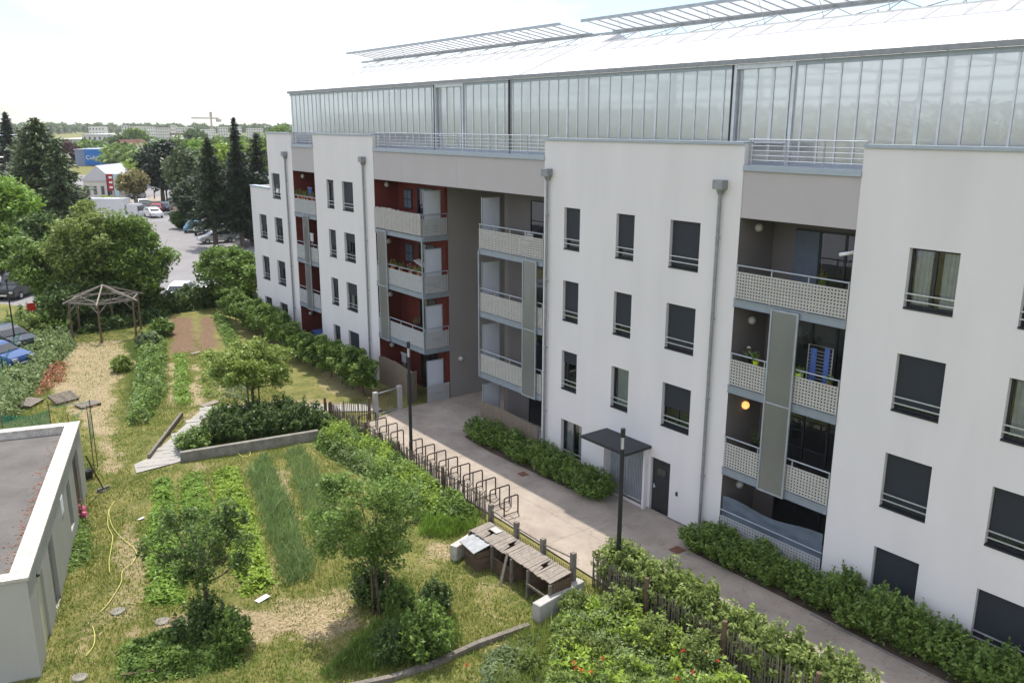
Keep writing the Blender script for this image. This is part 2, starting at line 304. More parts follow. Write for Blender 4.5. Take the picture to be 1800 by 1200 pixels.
# ================================================================ the apartment building
X0 = 21.27; XB = 35.; TOP = 13.1; DK = 12.4; YL, YR = 57.3, -5.
bld = empty('apartment_building', (X0, 26, 0), 'long white four storey apartment block with recessed balconies and a covered passage through it', 'apartment building')
def wall_open(mb, x, y0, y1, z0, z1, ops, d=.22):    # a facade slab with openings and their reveals
    ys = sorted({y0, y1}|{v for o in ops for v in o[:2]}); zs = sorted({z0, z1}|{v for o in ops for v in o[2:]})
    for i in range(len(ys)-1):
        for j in range(len(zs)-1):
            a, b, c, e = ys[i], ys[i+1], zs[j], zs[j+1]; my = (a+b)/2; mz = (c+e)/2
            if any(o[0] < my < o[1] and o[2] < mz < o[3] for o in ops): continue
            mb.quad((x, b, c), (x, a, c), (x, a, e), (x, b, e)); mb.quad((x+d, a, c), (x+d, b, c), (x+d, b, e), (x+d, a, e))
    for a, b, c, e in list(ops):
        mb.quad((x, a, c), (x+d, a, c), (x+d, a, e), (x, a, e)); mb.quad((x+d, b, c), (x, b, c), (x, b, e), (x+d, b, e))
        mb.quad((x, b, c), (x+d, b, c), (x+d, a, c), (x, a, c)); mb.quad((x, b, e), (x, a, e), (x+d, a, e), (x+d, b, e))
    mb.quad((x, y0, z0), (x, y0, z1), (x+d, y0, z1), (x+d, y0, z0)); mb.quad((x+d, y1, z0), (x+d, y1, z1), (x, y1, z1), (x, y1, z0)); mb.quad((x, y0, z1), (x, y1, z1), (x+d, y1, z1), (x+d, y0, z1))
def wrow(k, h=1.6): t = 10.6-2.8*k; return t-h, t
# (y0,y1,row) -> windows; kind: amount of shutter, curtain
wins = []
def W_(y0, y1, row, sh, cur=False, lab=None, zz=None):
    z0, z1 = zz or wrow(row); wins.append((y0, y1, z0, z1, sh, cur, lab))
for r_, s_ in enumerate((.45, .35, .3)): W_(52.1, 53.4, r_, s_)
W_(52.1, 53.4, 3, .2)
for r_, s_ in ((1, .4), (2, .25), (3, .3)): W_(54.75, 56.0, r_, s_)
for r_, s_ in enumerate((.1, .6, .2, .35)): W_(44.45, 45.35, r_, s_)
for r_, s_ in enumerate((1., .3, .45, 1.)): W_(42.1, 43.4, r_, s_, r_ == 2)
for r_, s_ in enumerate((.75, .85, .3)): W_(23.73, 24.63, r_, s_)
for r_, s_ in enumerate((.8, .78, .0)): W_(20.9, 21.8, r_, s_, r_ == 2, 'window with a light curtain and no shutter lowered' if r_ == 2 else None)
for r_, s_ in enumerate((.97, .97, .55)): W_(17.97, 19.25, r_, s_)
W_(23.35, 24.6, 3, .0, True, 'ground floor window with pale curtain', (.45, 2.15))
for r_, s_ in enumerate((0., .93, .97, .97)): W_(9.77, 11.06, r_, s_, r_ == 0, 'top window with a long white curtain' if r_ == 0 else None)
for r_, s_ in enumerate((.5, .0, .85, .97)): W_(6.95, 8.25, r_, s_, r_ == 1)
for c_ in (4.1, 1.2):
    for r_ in range(4): W_(c_-1.3, c_, r_, (.9, .4, .95, .6)[(r_+int(c_)) % 4])
blocks = [(53.85, YL, 9.6), (50.0, 53.85, TOP), (39.7, 46.9, TOP), (25.84, 16.45, TOP), (12.6, YR, TOP)]
DOOR = (18.7, 19.62, .0, 2.12); PORCH = (19.86, 21.95, .1, 2.3)
mb = MB()
for a, b, t in blocks:
    a, b = min(a, b), max(a, b); ops = [(w[0], w[1], w[2], w[3]) for w in wins if a < w[0] < b]
    if a == 16.45: ops += [DOOR, PORCH]
    wall_open(mb, X0, a, b, -.3, t, ops)
# returns, end walls, parapet backs
mb.box(X0+.22, X0+.36, YR, 12.6, DK, TOP); mb.box(X0+.22, X0+.36, 16.45, 25.84, DK, TOP); mb.box(X0+.22, X0+.36, 39.7, 46.9, DK, TOP); mb.box(X0+.22, X0+.36, 50., 53.85, DK, TOP)
mb.box(X0+.22, XB, YL-.25, YL, -.3, 9.6); mb.box(X0+.36, XB, 53.6, 53.85, 9.6, TOP); mb.box(X0+.22, XB, YR, YR+.25, -.3, TOP)
mb.box(XB, XB+.25, YR, 30.3, -.3, TOP); mb.box(XB, XB+.25, 34.9, YL, -.3, TOP); mb.box(XB, XB+.25, 30.3, 34.9, 10.9, TOP)
mb.build('wall', 'render_white', bld)
# fascia bands over the recesses + soffits
mb = MB()
for a, b in ((46.9, 50.), (12.6, 16.45), (25.84, 39.7)): f_ = MB().box(X0+.03, X0+.3, a, b, 10.9, DK).build('fascia', 'render_taupe', bld)
for y_ in (32.05, 36.9): MB().box(X0+.026, X0+.031, y_, y_+.015, 10.9, DK).build('panel_joint', 'galvanised', f_)
# roof deck
mb = MB(); mb.box(X0+.3, XB, YR, 53.7, DK-.35, DK-.02); mb.box(X0+.3, XB, 53.7, YL, 9.1, 9.3); mb.build('roof_deck', 'gravel_roof', bld)
for z_ in (2.5, 5.3, 8.1):
    for a, b in ((YR+.3, 12.5), (16.6, 25.7), (39.9, 46.8), (50.2, YL-.3)): MB().box(X0+.25, XB, a, b, z_, z_+.25).build('floor_slab', 'concrete', bld)
# copings
for a, b, t in blocks: a, b = min(a, b), max(a, b); MB().box(X0-.05, X0+.42, a, b, t+.002, t+.05).box(X0-.05, X0-.035, a, b, t-.04, t+.002).build('coping', 'coping_metal', bld)
for a, b in ((46.9, 50.), (25.84, 39.7), (12.6, 16.45)): MB().box(X0-.03, X0+.4, a, b, DK+.002, DK+.07).box(X0-.03, X0-.01, a, b, DK-.09, DK+.002).build('coping', 'coping_metal', bld)
# coloured inner walls of the recesses
def recess(y0, y1, depth, m, name='recess_wall', extra=None, yl=True, yr=True, lab=None):
    mb = MB(); x1 = X0+depth; mb.quad((x1, y1, -.3), (x1, y0, -.3), (x1, y0, 10.9), (x1, y1, 10.9))
    if yl: mb.quad((x1, y1-.004, -.3), (X0+.01, y1-.004, -.3), (X0+.01, y1-.004, 10.9), (x1, y1-.004, 10.9))
    if yr: mb.quad((X0+.01, y0+.004, -.3), (x1, y0+.004, -.3), (x1, y0+.004, 10.9), (X0+.01, y0+.004, 10.9))
    if extra: extra(mb)
    mb.quad((X0+.03, y1, 10.88), (x1, y1, 10.88), (x1, y0, 10.88), (X0+.03, y0, 10.88))
    return mb.build(name, m, bld, lab)
recess(46.9, 50., 1.7, 'render_red', lab='brick red recess walls')
recess(34.9, 39.7, 1.4, 'render_red', yr=False, extra=lambda b: b.box(X0+1.2, X0+1.38, 34.896, 34.93, 0, 10.86), lab='brick red recess walls')
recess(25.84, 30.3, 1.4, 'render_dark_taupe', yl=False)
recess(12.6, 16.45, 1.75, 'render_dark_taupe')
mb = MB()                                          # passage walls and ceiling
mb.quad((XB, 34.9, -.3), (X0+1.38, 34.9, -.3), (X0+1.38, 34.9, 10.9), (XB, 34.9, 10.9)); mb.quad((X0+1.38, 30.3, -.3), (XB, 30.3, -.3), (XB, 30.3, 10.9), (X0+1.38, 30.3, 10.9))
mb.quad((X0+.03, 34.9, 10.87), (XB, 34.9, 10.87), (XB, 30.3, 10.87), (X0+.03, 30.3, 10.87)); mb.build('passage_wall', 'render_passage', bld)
# windows
def window(y0, y1, z0, z1, sh, cur, lab):
    x = X0+.15; fr = MB(); w = .06
    fr.box(x, x+.06, y0+.004, y0+w, z0+.05, z1-.004); fr.box(x, x+.06, y1-w, y1-.004, z0+.05, z1-.004); fr.box(x, x+.06, y0+w, y1-w, z1-w, z1-.004); fr.box(x, x+.06, y0+w, y1-w, z0+.05, z0+.05+w)
    if y1-y0 > 1.1: fr.box(x, x+.055, (y0+y1)/2-.035, (y0+y1)/2+.035, z0+.05+w, z1-w)
    o = fr.build('window', 'frame_dark', bld, lab)
    MB().quad((x+.03, y1-w, z0+.1), (x+.03, y0+w, z0+.1), (x+.03, y0+w, z1-w), (x+.03, y1-w, z1-w)).build('pane', 'window_glass', o)
    MB().box(X0-.02, x, y0+.003, y1-.003, z0+.003, z0+.045).build('sill', 'frame_dark', o)
    if sh:
        s = MB(); zb = z1-w-(z1-z0-.12)*sh; s.box(x-.035, x-.012, y0+.03, y1-.03, zb, z1-.005)
        k = zb+.02
        while k < z1-.06: s.box(x-.042, x-.035, y0+.03, y1-.03, k, k+.035); k += .05
        s.build('shutter', 'shutter_dark', o)
    if cur:
        c = MB(); n = 40
        a0, a1 = y0+.08, y1-.08
        for i in range(n):
            if abs(i/n-.5) < (.12 if y1-y0 > 1.1 else .0): continue
            p, q = a0+(a1-a0)*i/n, a0+(a1-a0)*(i+1)/n
            xa, xb = x+.16+.025*math.sin(i*1.7), x+.16+.025*math.sin((i+1)*1.7); c.quad((xa, p, z0+.1), (xb, q, z0+.1), (xb, q, z1-.08), (xa, p, z1-.08))
        c.build('curtain', 'white_cloth', o)
    else:
        MB().box(x+.5, x+.52, y0-.3, y1+.3, z0-.1, z1+.1).build('room_shade_sheet', 'shutter_dark', o)  # dark panel standing in for the shade of the room behind
    g = MB()
    for zz in (.22, .40): g.box(X0+.01, X0+.045, y0+.003, y1-.003, z0+zz, z0+zz+.03)
    g.build('guard_rail', 'steel_light', o)
for w in wins: window(*w)
# downpipes with hopper heads
for y_ in (17.18, 25.55, 40.67, 50.84):
    p = MB().tube([(X0-.11, y_, .0), (X0-.11, y_, 11.75)], .055, 10)
    for z_ in (2.2, 4.9, 7.6, 10.2): p.box(X0-.05, X0, y_-.02, y_+.02, z_, z_+.04); p.tube([(X0-.11, y_, z_), (X0-.11, y_, z_+.05)], .066, 10)
    o = p.build('downpipe', 'zinc', bld, smooth=False)
    h = MB().box(X0-.27, X0-.002, y_-.19, y_+.19, 11.72, 12.0); h.tube([(X0-.11, y_, 11.55), (X0-.11, y_, 11.73)], [.07, .13], 10); h.build('hopper', 'zinc', o)
# balconies ------------------------------------------------------
def lattice(mb, a, b, z0, z1, x=None, y=None, p=.105, wd=.052, t=.012):   # punched metal sheet, real holes
    n = max(1, round((b-a)/p)); q = (b-a-wd)/n; k = max(1, round((z1-z0)/p)); r = (z1-z0-wd)/k
    for i in range(n+1):
        s = a+i*q
        if x is not None: mb.box(x, x+t, s, s+wd, z0, z1)
        else: mb.box(s, s+wd, y, y+t, z0, z1)
    for j in range(k+1):
        s = z0+j*r
        if x is not None: mb.box(x+.001, x+t-.001, a, b, s, s+wd)
        else: mb.box(a, b, y+.001, y+t-.001, s, s+wd)
def balcony(y0, y1, z, depth, lat='panel_pale', side=None, top=True, lab=None):
    s = MB(); s.box(X0+.02, X0+depth, y0+.006, y1-.006, z-.16, z); o = s.build('balcony', 'concrete', bld, lab)
    e = MB(); e.box(X0-.04, X0+.018, y0+.004, y1-.004, z-.24, z+.0); e.box(X0-.07, X0-.04, y0+.004, y1-.004, z-.24, z-.215); e.box(X0-.07, X0-.04, y0+.004, y1-.004, z-.03, z)
    if side is not None: e.box(X0-.04, X0+depth, side-.05, side-.003, z-.24, z)
    e.build('edge_beam', 'edge_metal', o)
    p = MB(); lattice(p, y0+.02, y1-.02, z+.03, z+.86, x=X0-.03)
    if side is not None: lattice(p, X0-.02, X0+depth-.05, z+.03, z+.86, y=side-.04)
    p.build('railing_panel', lat, o)
    r = MB(); r.tube([(X0-.02, y0+.01, z+1.05), (X0-.02, y1-.01, z+1.05)], .024, 8)
    n = max(2, round((y1-y0)/1.25))
    for i in range(n+1): yy = y0+.04+(y1-y0-.08)*i/n; r.box(X0-.012, X0+.02, yy-.02, yy+.02, z, z+1.04)
    if side is not None: r.tube([(X0-.02, side-.03, z+1.05), (X0+depth-.05, side-.03, z+1.05)], .024, 8); r.box(X0+depth-.08, X0+depth-.05, side-.045, side-.01, z, z+1.04)
    r.build('handrail', 'galvanised', o); return o
FL = (2.8, 5.6, 8.4)
for z in FL:
    balcony(46.9, 50., z, 1.6, 'panel_grey'); balcony(34.95, 39.7, z, 1.4, 'panel_grey', side=34.93)
    balcony(25.84, 30.27, z, 1.4); balcony(12.6, 16.45, z, 1.7)
# side dividing sheets
for ys, lab in ((35.02, None), (30.2, None)):
    for z in (0.,)+FL:
        p = MB(); hh = .5 if ys > 33 else .4
        p.box(X0+.12, X0+1.02, ys-.012, ys+.012, z+hh, z+2.15); o = p.build('privacy_screen', 'panel_white', bld)
        q = MB(); q.box(X0+.08, X0+.12, ys-.02, ys+.02, z, z+2.2); q.box(X0+1.02, X0+1.06, ys-.02, ys+.02, z, z+2.2); q.box(X0+.12, X0+1.02, ys-.02, ys+.02, z+2.15, z+2.19); q.build('screen_frame', 'galvanised', o)
# tall frosted sliding screens on the front
def screen(y0, y1, z0, z1):
    w = .055; x = X0-.13; p = MB(); p.quad((x+.02, y1, z0), (x+.02, y0, z0), (x+.02, y0, z1), (x+.02, y1, z1)); o = p.build('sliding_screen', 'frosted_screen', bld)
    q = MB(); mid = (z0+z1)/2
    for a, b in ((y0-w, y0), (y1, y1+w)): q.box(x, x+.045, a, b, z0-w, z1+w)
    for a in (z0-w, mid-w/2, z1): q.box(x, x+.045, y0, y1, a, a+w)
    q.build('screen_frame', 'galvanised', o)
screen(14.1, 14.95, 2.6, 8.28); screen(26.2, 27.0, 2.6, 8.28); screen(38.45, 39.25, 2.6, 8.3); screen(47.9, 48.6, 2.6, 8.3)
# thin glazing posts of balcony fronts beside the passage
for y_ in (30.27-.05, 34.97): MB().box(X0-.1, X0-.05, y_-.03, y_+.03, 2.6, 8.3).build('corner_post', 'galvanised', bld)
# french windows at the back of the recesses
def french(y0, y1, x, z, h=2.15, n=2, m='window_glass', lab=None):
    f = MB(); w = .06; f.box(x-.05, x-.003, y0, y0+w, z, z+h); f.box(x-.05, x-.003, y1-w, y1, z, z+h); f.box(x-.05, x-.003, y0+w, y1-w, z+h-w, z+h); f.box(x-.05, x-.003, y0+w, y1-w, z, z+.08)
    for i in range(1, n): c = y0+(y1-y0)*i/n; f.box(x-.048, x-.003, c-.04, c+.04, z+.08, z+h-w)
    o = f.build('french_window', 'frame_dark', bld, lab)
    MB().quad((x-.03, y1-w, z+.08), (x-.03, y0+w, z+.08), (x-.03, y0+w, z+h-w), (x-.03, y1-w, z+h-w)).build('pane', m, o)
    MB().quad((x-.004, y1-w, z+.08), (x-.004, y0+w, z+.08), (x-.004, y0+w, z+h-w), (x-.004, y1-w, z+h-w)).build('room_shade_sheet', 'plastic_black', o); return o  # black sheet behind the glass, painted in place of the unlit room
for z in (0.05,)+FL:
    french(13.0, 15.6, X0+1.75, z, n=3); french(26.2, 28.4, X0+1.4, z); french(36.1, 37.7, X0+1.4, z); french(47.3, 49., X0+1.7, z)
# the wide light shutter in the top right recess
MB().box(X0+1.68, X0+1.7, 14.75, 15.6, 8.45, 10.5).build('shutter', 'tarp_blue', bld)
# small panelled windows (blue-grey) on the red walls
for z in (8.4, 5.6):
    f = MB(); x = X0+1.33; f.box(x, x+.05, 38.2, 39., z+1., z+2.0); o = f.build('small_window', 'frame_dark', bld)
    q = MB()
    for a in (0, 1):
        for b in (0, 1): q.box(x-.01, x-.002, 38.26+a*.36, 38.56+a*.36, z+1.06+b*.46, z+1.46+b*.46)
    q.build('pane', 'tarp_blue', o)
# round wall lights, one lit
def wall_light(x, y, z, ax, lit=False):
    c = Vector((x, y, z)); b = MB(); b.ball(c, .13, 12, 8); o = b.build('wall_light', 'lit' if lit else 'lamp_glass', bld, 'round wall light that is switched on' if lit else None, smooth=True); return o
m = mat('lit', (.8, .5, .2), .4); m.node_tree.nodes['Principled BSDF'].inputs['Emission Color'].default_value = (1, .5, .15, 1); m.node_tree.nodes['Principled BSDF'].inputs['Emission Strength'].default_value = .7
for z in (10.55, 7.6, 4.75, 1.95): wall_light(X0+.85, 16.37, z, 0, z == 4.75); wall_light(X0+.7, 39.6, z+.05, 0); wall_light(X0+.6, 49.9, z, 0)
wall_light(X0+2.0, 34.82, 2.05, 0)
# entrance: canopy, ribbed screen, dark door
MB().box(19.95, X0-.003, 19.62, 21.95, 2.42, 2.52).build('canopy', 'frame_dark', bld)
g = MB(); g.box(X0+.2, X0+.22, 19.9, 21.95, .12, 2.25); o = g.build('ribbed_gate', 'panel_white', bld)
q = MB(); yy = 19.95
while yy < 21.9: q.box(X0+.16, X0+.2, yy, yy+.035, .15, 2.2); yy += .085
q.box(X0+.15, X0+.205, 20.9, 21.0, .15, 2.2); q.build('slat', 'galvanised', o)
mb = MB(); mb.box(X0-.18, X0-.003, 19.74, 19.84, 0, 2.42); mb.box(X0-.1, X0-.003, 21.96, 22.06, 0, 2.42); mb.box(X0-.12, X0+.1, 19.86, 21.94, -.02, .1); mb.build('porch_post', 'render_white', bld)
d = MB().box(X0+.1, X0+.15, 18.72, 19.6, .01, 2.1).build('door', 'frame_dark', bld); MB().box(X0+.08, X0+.098, 18.95, 19.35, 1.45, 1.75).build('door_window', 'car_glass', d); MB().tube([(X0+.05, 19.5, 1.02), (X0+.05, 19.38, 1.02)], .012).box(X0+.06, X0+.098, 19.47, 19.52, .94, 1.1).build('handle', 'steel_light', d)
MB().box(X0-.03, X0-.002, 18.3, 18.38, 1.05, 1.2).build('door_phone', 'plastic_black', bld)
MB().box(X0-.02, X0-.001, 16.5, 25.8, -.1, .12).build('plinth', 'concrete_old', bld)
# railings of the roof walk
def roof_rail(y0, y1):
    p = MB()
    n = max(2, round((y1-y0)/1.25))
    for i in range(n+1): yy = y0+.06+(y1-y0-.12)*i/n; p.box(X0+.17, X0+.2, yy-.02, yy+.02, DK+.07, TOP+.12)
    p.box(X0+.165, X0+.205, y0+.02, y1-.02, DK+.072, DK+.09)
    o = p.build('roof_railing', 'galvanised', bld); r = MB()
    for k, z in enumerate((.22, .36, .5, .64, .82)): r.tube([(X0+.18, y0+.02, DK+z), (X0+.18, y1-.02, DK+z)], .013 if k < 4 else .022, 6)
    r.build('rail', 'steel_light', o)
for a, b in ((46.9, 50.), (25.84, 39.7), (12.6, 16.45)): roof_rail(a, b)
b_ = MB().box(X0+1.0, X0+1.25, 13.0, 13.1, 8.4, 8.4)
cam_ = MB().tube([(X0+.2, 12.75, 10.25), (X0-.1, 12.95, 10.2)], .05, 10).box(X0+.18, X0+.24, 12.6, 12.78, 10.2, 10.3).build('security_camera', 'white_paint', bld)
# ================================================================ rooftop greenhouse
XG, ZE, XR, ZR, XT, ZT = 23.04, 15.5, 28.3, 17.62, 27.2, 17.18
gh = empty('rooftop_greenhouse', (XG, 26, DK), 'long milky rooftop greenhouse with raised ridge vents on top of the white apartment block', 'greenhouse')
Y0, Y1 = YR+1, 53.85; XF = XR+(XR-XG)
door_y = ((16.15, 18.35), (34., 36.4))
mb = MB(); q = lambda a, b, x=XG: mb.quad((x, b, DK), (x, a, DK), (x, a, ZE), (x, b, ZE))
q(Y0, 16.15); q(18.35, 34.); q(36.4, Y1)
for a, b in door_y: q(a, b, XG+.12)
mb.quad((XF, Y0, DK), (XF, Y1, DK), (XF, Y1, ZE), (XF, Y0, ZE))
for yy in (Y0, Y1): mb.poly([(XG, yy, DK), (XF, yy, DK), (XF, yy, ZE), (XT+.3, yy, ZT), (XT, yy, ZT), (XG, yy, ZE)])
mb.build('wall_glazing', 'polycarbonate', gh)
mb = MB(); ysec = [(Y0, 29.2), (30.6, Y1)]
for a, b in ysec: mb.quad((XG-.05, a, ZE), (XG-.05, b, ZE), (XT, b, ZT), (XT, a, ZT))
mb.quad((XG-.05, 29.2, ZE), (XG-.05, 30.6, ZE), (XR, 30.6, ZR), (XR, 29.2, ZR))
mb.quad((XT+.3, Y0, ZT), (XT+.3, Y1, ZT), (XF, Y1, ZE), (XF, Y0, ZE)); mb.quad((XR, 29.2, ZR), (XR, 30.6, ZR), (XR+1.6, 30.6, ZT-.2), (XR+1.6, 29.2, ZT-.2)); mb.build('roof_glazing', 'roof_glazing', gh)
mu = MB(); yy = Y0; i = 0
while yy < Y1+.01:
    big = i % 8 == 3
    x_ = XG+.12 if any(a < yy < b for a, b in door_y) else XG
    mu.box(x_-.03, x_-.002, yy-(.028 if not big else .05), yy+(.028 if not big else .05), DK, ZE); yy += .6; i += 1
mu.build('mullion', 'steel_light', gh)
st = MB()
for a, b in door_y:
    st = MB(); st.box(XG-.07, XG+.1, a-.05, a+.05, DK, ZE); st.box(XG-.07, XG+.1, b-.07, b+.12, DK, ZE); st.box(XG-.06, XG+.1, a+.05, b-.07, ZE-.14, ZE); st.box(XG+.03, XG+.09, a+.05, b-.07, 13.08, 13.14); st.build('sliding_door_frame', 'steel_light', gh)
for a, b in ((18.4, 18.46), (30.35, 30.43), (36.42, 36.48)): MB().box(XG-.09, XG-.037, a, b, DK, ZE).build('dark_seal', 'plastic_black', gh)
MB().box(XG-.22, XG-.06, Y0, Y1, ZE+.02, ZE+.16).build('gutter', 'zinc', gh)
MB().box(XG-.05, XG-.02, Y0, Y1, ZE-.12, ZE+.015).box(XG-.05, XG-.02, Y0, Y1, DK, DK+.12).build('eave_rail', 'coping_metal', gh)
bars = MB(); yy = Y0
while yy < Y1: bars.bar((XG-.05, yy, ZE+.012), (XT, yy, ZT+.012), .025, .015); yy += 1.2
bars.bar((XG-.1, 30.3, ZE+.03), (XR, 30.3, ZR+.03), .07, .05); bars.bar((XT, Y0, ZT+.01), (XT, 29.2, ZT+.01), .06, .05); bars.bar((XT, 30.6, ZT+.01), (XT, Y1, ZT+.01), .06, .05); bars.build('glazing_bar', 'white_paint', gh)
MB().bar((XR, Y0, ZR+.05), (XR, Y1, ZR+.05), .14, .12).build('ridge_beam', 'galvanised', gh)
inn = MB(); yy = Y0+1.2
while yy < Y1:                                      # inner posts, gutters and trusses
    for x_ in (XG+.25, XR, XF-.3): inn.box(x_-.06, x_+.06, yy-.06, yy+.06, DK, ZE)
    inn.bar((XG+.2, yy, ZE-.1), (XF-.2, yy, ZE-.1), .06, .1); inn.bar((XG, yy, ZE-.05), (XT, yy, ZT-.08), .05, .07); inn.bar((XT, yy, ZT-.08), (XF, yy, ZE-.05), .05, .07)
    for k in (1.6, 3.2, 4.6): inn.bar((XG+k, yy, ZE-.1), (XG+k, yy, ZE+k*.4), .035, .035)
    yy += 4.8
for z_ in (14.2, 14.6, 15.1): inn.box(XR+1.5, XR+1.6, Y0, Y1, z_, z_+.12)
inn.box(XG+2.0, XG+2.08, Y0, Y1, 15.2, 15.24)
inn.build('inner_frame', 'galvanised', gh)
sc = MB()
for x_ in (XG+3., XG+5.2, XG+7.5): sc.box(x_, x_+.7, Y0+1, Y1-1, DK+.5, DK+.56)
for x_ in (XG+3., XG+5.2, XG+7.5):
    yy = Y0+2
    while yy < Y1-2: sc.box(x_+.1, x_+.6, yy, yy+.05, DK, DK+.5); yy += 3
sc.build('growing_bench', 'panel_white', gh)
rng = np.random.default_rng(5); N_ = 26000; P = np.stack([XG+rng.choice([1.6, 3.3, 5.5, 7.8], N_)+rng.normal(0, .2, N_), rng.uniform(Y0+1, Y1-1, N_), DK+.3+rng.uniform(0, 1.5, N_)**1.2], 1)
P -= np.array([XG, 26, DK]); leafmesh('crop', P, .12, 'leaf_mid', gh, rng=rng)
for a, b in ((31.0, 52.1), (Y0, 29.55)):            # lifted ridge vents
    v = MB().quad((XR-.02, a, ZR+.14), (XR-.02, b, ZR+.14), (XR-2.0, b, ZR+.42), (XR-2.0, a, ZR+.42)); o = v.build('ridge_vent', 'vent_glazing', gh)
    f = MB(); f.bar((XR-2.0, a, ZR+.42), (XR-2.0, b, ZR+.42), .1, .12); f.bar((XR-.05, a, ZR+.12), (XR-.05, b, ZR+.12), .1, .1)
    yy = a
    while yy <= b+.01: f.bar((XR-2.0, yy, ZR+.40), (XR-.05, yy, ZR+.11), .035, .04); yy += .64
    f.build('vent_frame', 'galvanised', o); t = MB(); yy = a+.5
    while yy < b:
        t.tube([(XR-1.6, yy, ZR+.36), (XT, yy, ZT)], .014, 4); t.tube([(XR-.1, yy+.2, ZR), (XT+.1, yy-1., ZT+.03)], .02, 4); t.tube([(XR-.1, yy+.2, ZR), (XT+.1, yy+1.4, ZT+.03)], .02, 4); t.tube([(XR-.1, yy+.2, ZR), (XT+.1, yy+.2, ZT+.03)], .02, 4); yy += 2.4
    t.build('vent_strut', 'galvanised', o)
g_ = MB(); g_.poly([(XT, 29.2, ZT), (XR, 29.2, ZR), (XR+1.6, 29.2, ZT-.2)]); g_.build('vent_gable', 'panel_white', gh)
# ================================================================ ground
def poly_sd(px, py, poly):                          # signed distance to a polygon, inside positive
    ins = np.zeros(px.shape, bool); d = np.full(px.shape, 1e9); n = len(poly)
    for i in range(n):
        x0, y0 = poly[i]; x1, y1 = poly[(i+1) % n]; ex, ey = x1-x0, y1-y0
        t = np.clip(((px-x0)*ex+(py-y0)*ey)/(ex*ex+ey*ey+1e-9), 0, 1); d = np.minimum(d, np.hypot(px-x0-t*ex, py-y0-t*ey))
        c = ((y0 > py) != (y1 > py)) & (px < (x1-x0)*(py-y0)/(y1-y0+1e-12)+x0); ins ^= c
    return np.where(ins, d, -d)
def GP(*p): return [G(*q) for q in p]
def wob(x, y, s=1.): return .5*np.sin(x*1.7*s+1.3*np.sin(y*1.1*s))+.35*np.sin(y*2.3*s+2.1*np.sin(x*1.9*s)+1)+.25*np.sin((x+y)*4.7*s+1.5*np.sin(y*3.1*s))
STRAW = [(GP((122, 600), (215, 598), (235, 640), (207, 690), (195, 730), (215, 800), (200, 855), (172, 835), (160, 760), (85, 700), (78, 680), (112, 650)), .66),
         (GP((225, 1112), (300, 1092), (420, 1062), (560, 1075), (680, 1092), (640, 1118), (520, 1118), (430, 1148), (420, 1122), (330, 1112)), .95),
         (GP((755, 950), (800, 955), (800, 990), (750, 985)), .7), (GP((292, 712), (302, 640), (316, 640), (308, 712)), 1.), (GP((336, 640), (354, 640), (356, 712), (334, 712)), .9),
         (GP((372, 650), (398, 640), (412, 700), (372, 710)), .8), (GP((305, 735), (420, 705), (560, 700), (690, 715), (690, 722), (420, 722), (380, 725), (320, 760)), .5), (GP((215, 890), (240, 890), (262, 1040), (235, 1060), (205, 1000)), .55),
         (GP((600, 655), (660, 660), (668, 690), (640, 690)), .9), (GP((1000, 1080), (860, 1130), (840, 1200), (1000, 1170)), .45), (GP((560, 620), (660, 690), (600, 700), (560, 690)), .4), (GP((330, 800), (350, 900), (370, 905), (352, 800)), .5), (GP((480, 830), (530, 980), (560, 985), (500, 830)), .55), (GP((110, 1100), (180, 1085), (200, 1150), (130, 1180)), .35), (GP((200, 1020), (260, 1050), (250, 1090), (190, 1080)), .4), (GP((560, 1040), (640, 1050), (640, 1085), (560, 1075)), .5), (GP((840, 1000), (900, 1040), (880, 1090), (820, 1060)), .35), (GP((440, 1075), (560, 1040), (640, 1030), (620, 1075), (500, 1110)), .6)]
SOIL = [GP((302, 558), (343, 557), (344, 617), (297, 622)), GP((350, 557), (374, 557), (386, 610), (350, 617))]
LUSH = [GP((560, 760), (620, 745), (700, 800), (840, 905), (760, 940), (640, 830)), GP((215, 1135), (300, 1110), (420, 1110), (430, 1170), (330, 1185), (216, 1195)), GP((0, 700), (0, 620), (60, 560), (130, 590), (95, 660), (40, 730)), GP((225, 740), (215, 600), (290, 590), (290, 700))]
def masks(x, y):
    st = np.zeros(x.shape); w = wob(x, y)*.35+wob(x+9, y-4, 2.6)*.22
    for p, k in STRAW: st = np.maximum(st, np.clip((poly_sd(x, y, p)+w)/.6+.35, 0, 1)*k)
    so_ = np.zeros(x.shape)
    for p in SOIL: so_ = np.maximum(so_, np.clip((poly_sd(x, y, p)+w*.5)/.4+.4, 0, 1))
    lu = np.zeros(x.shape)
    for p in LUSH: lu = np.maximum(lu, np.clip((poly_sd(x, y, p)+w)/.7+.4, 0, 1))
    return st, so_, lu
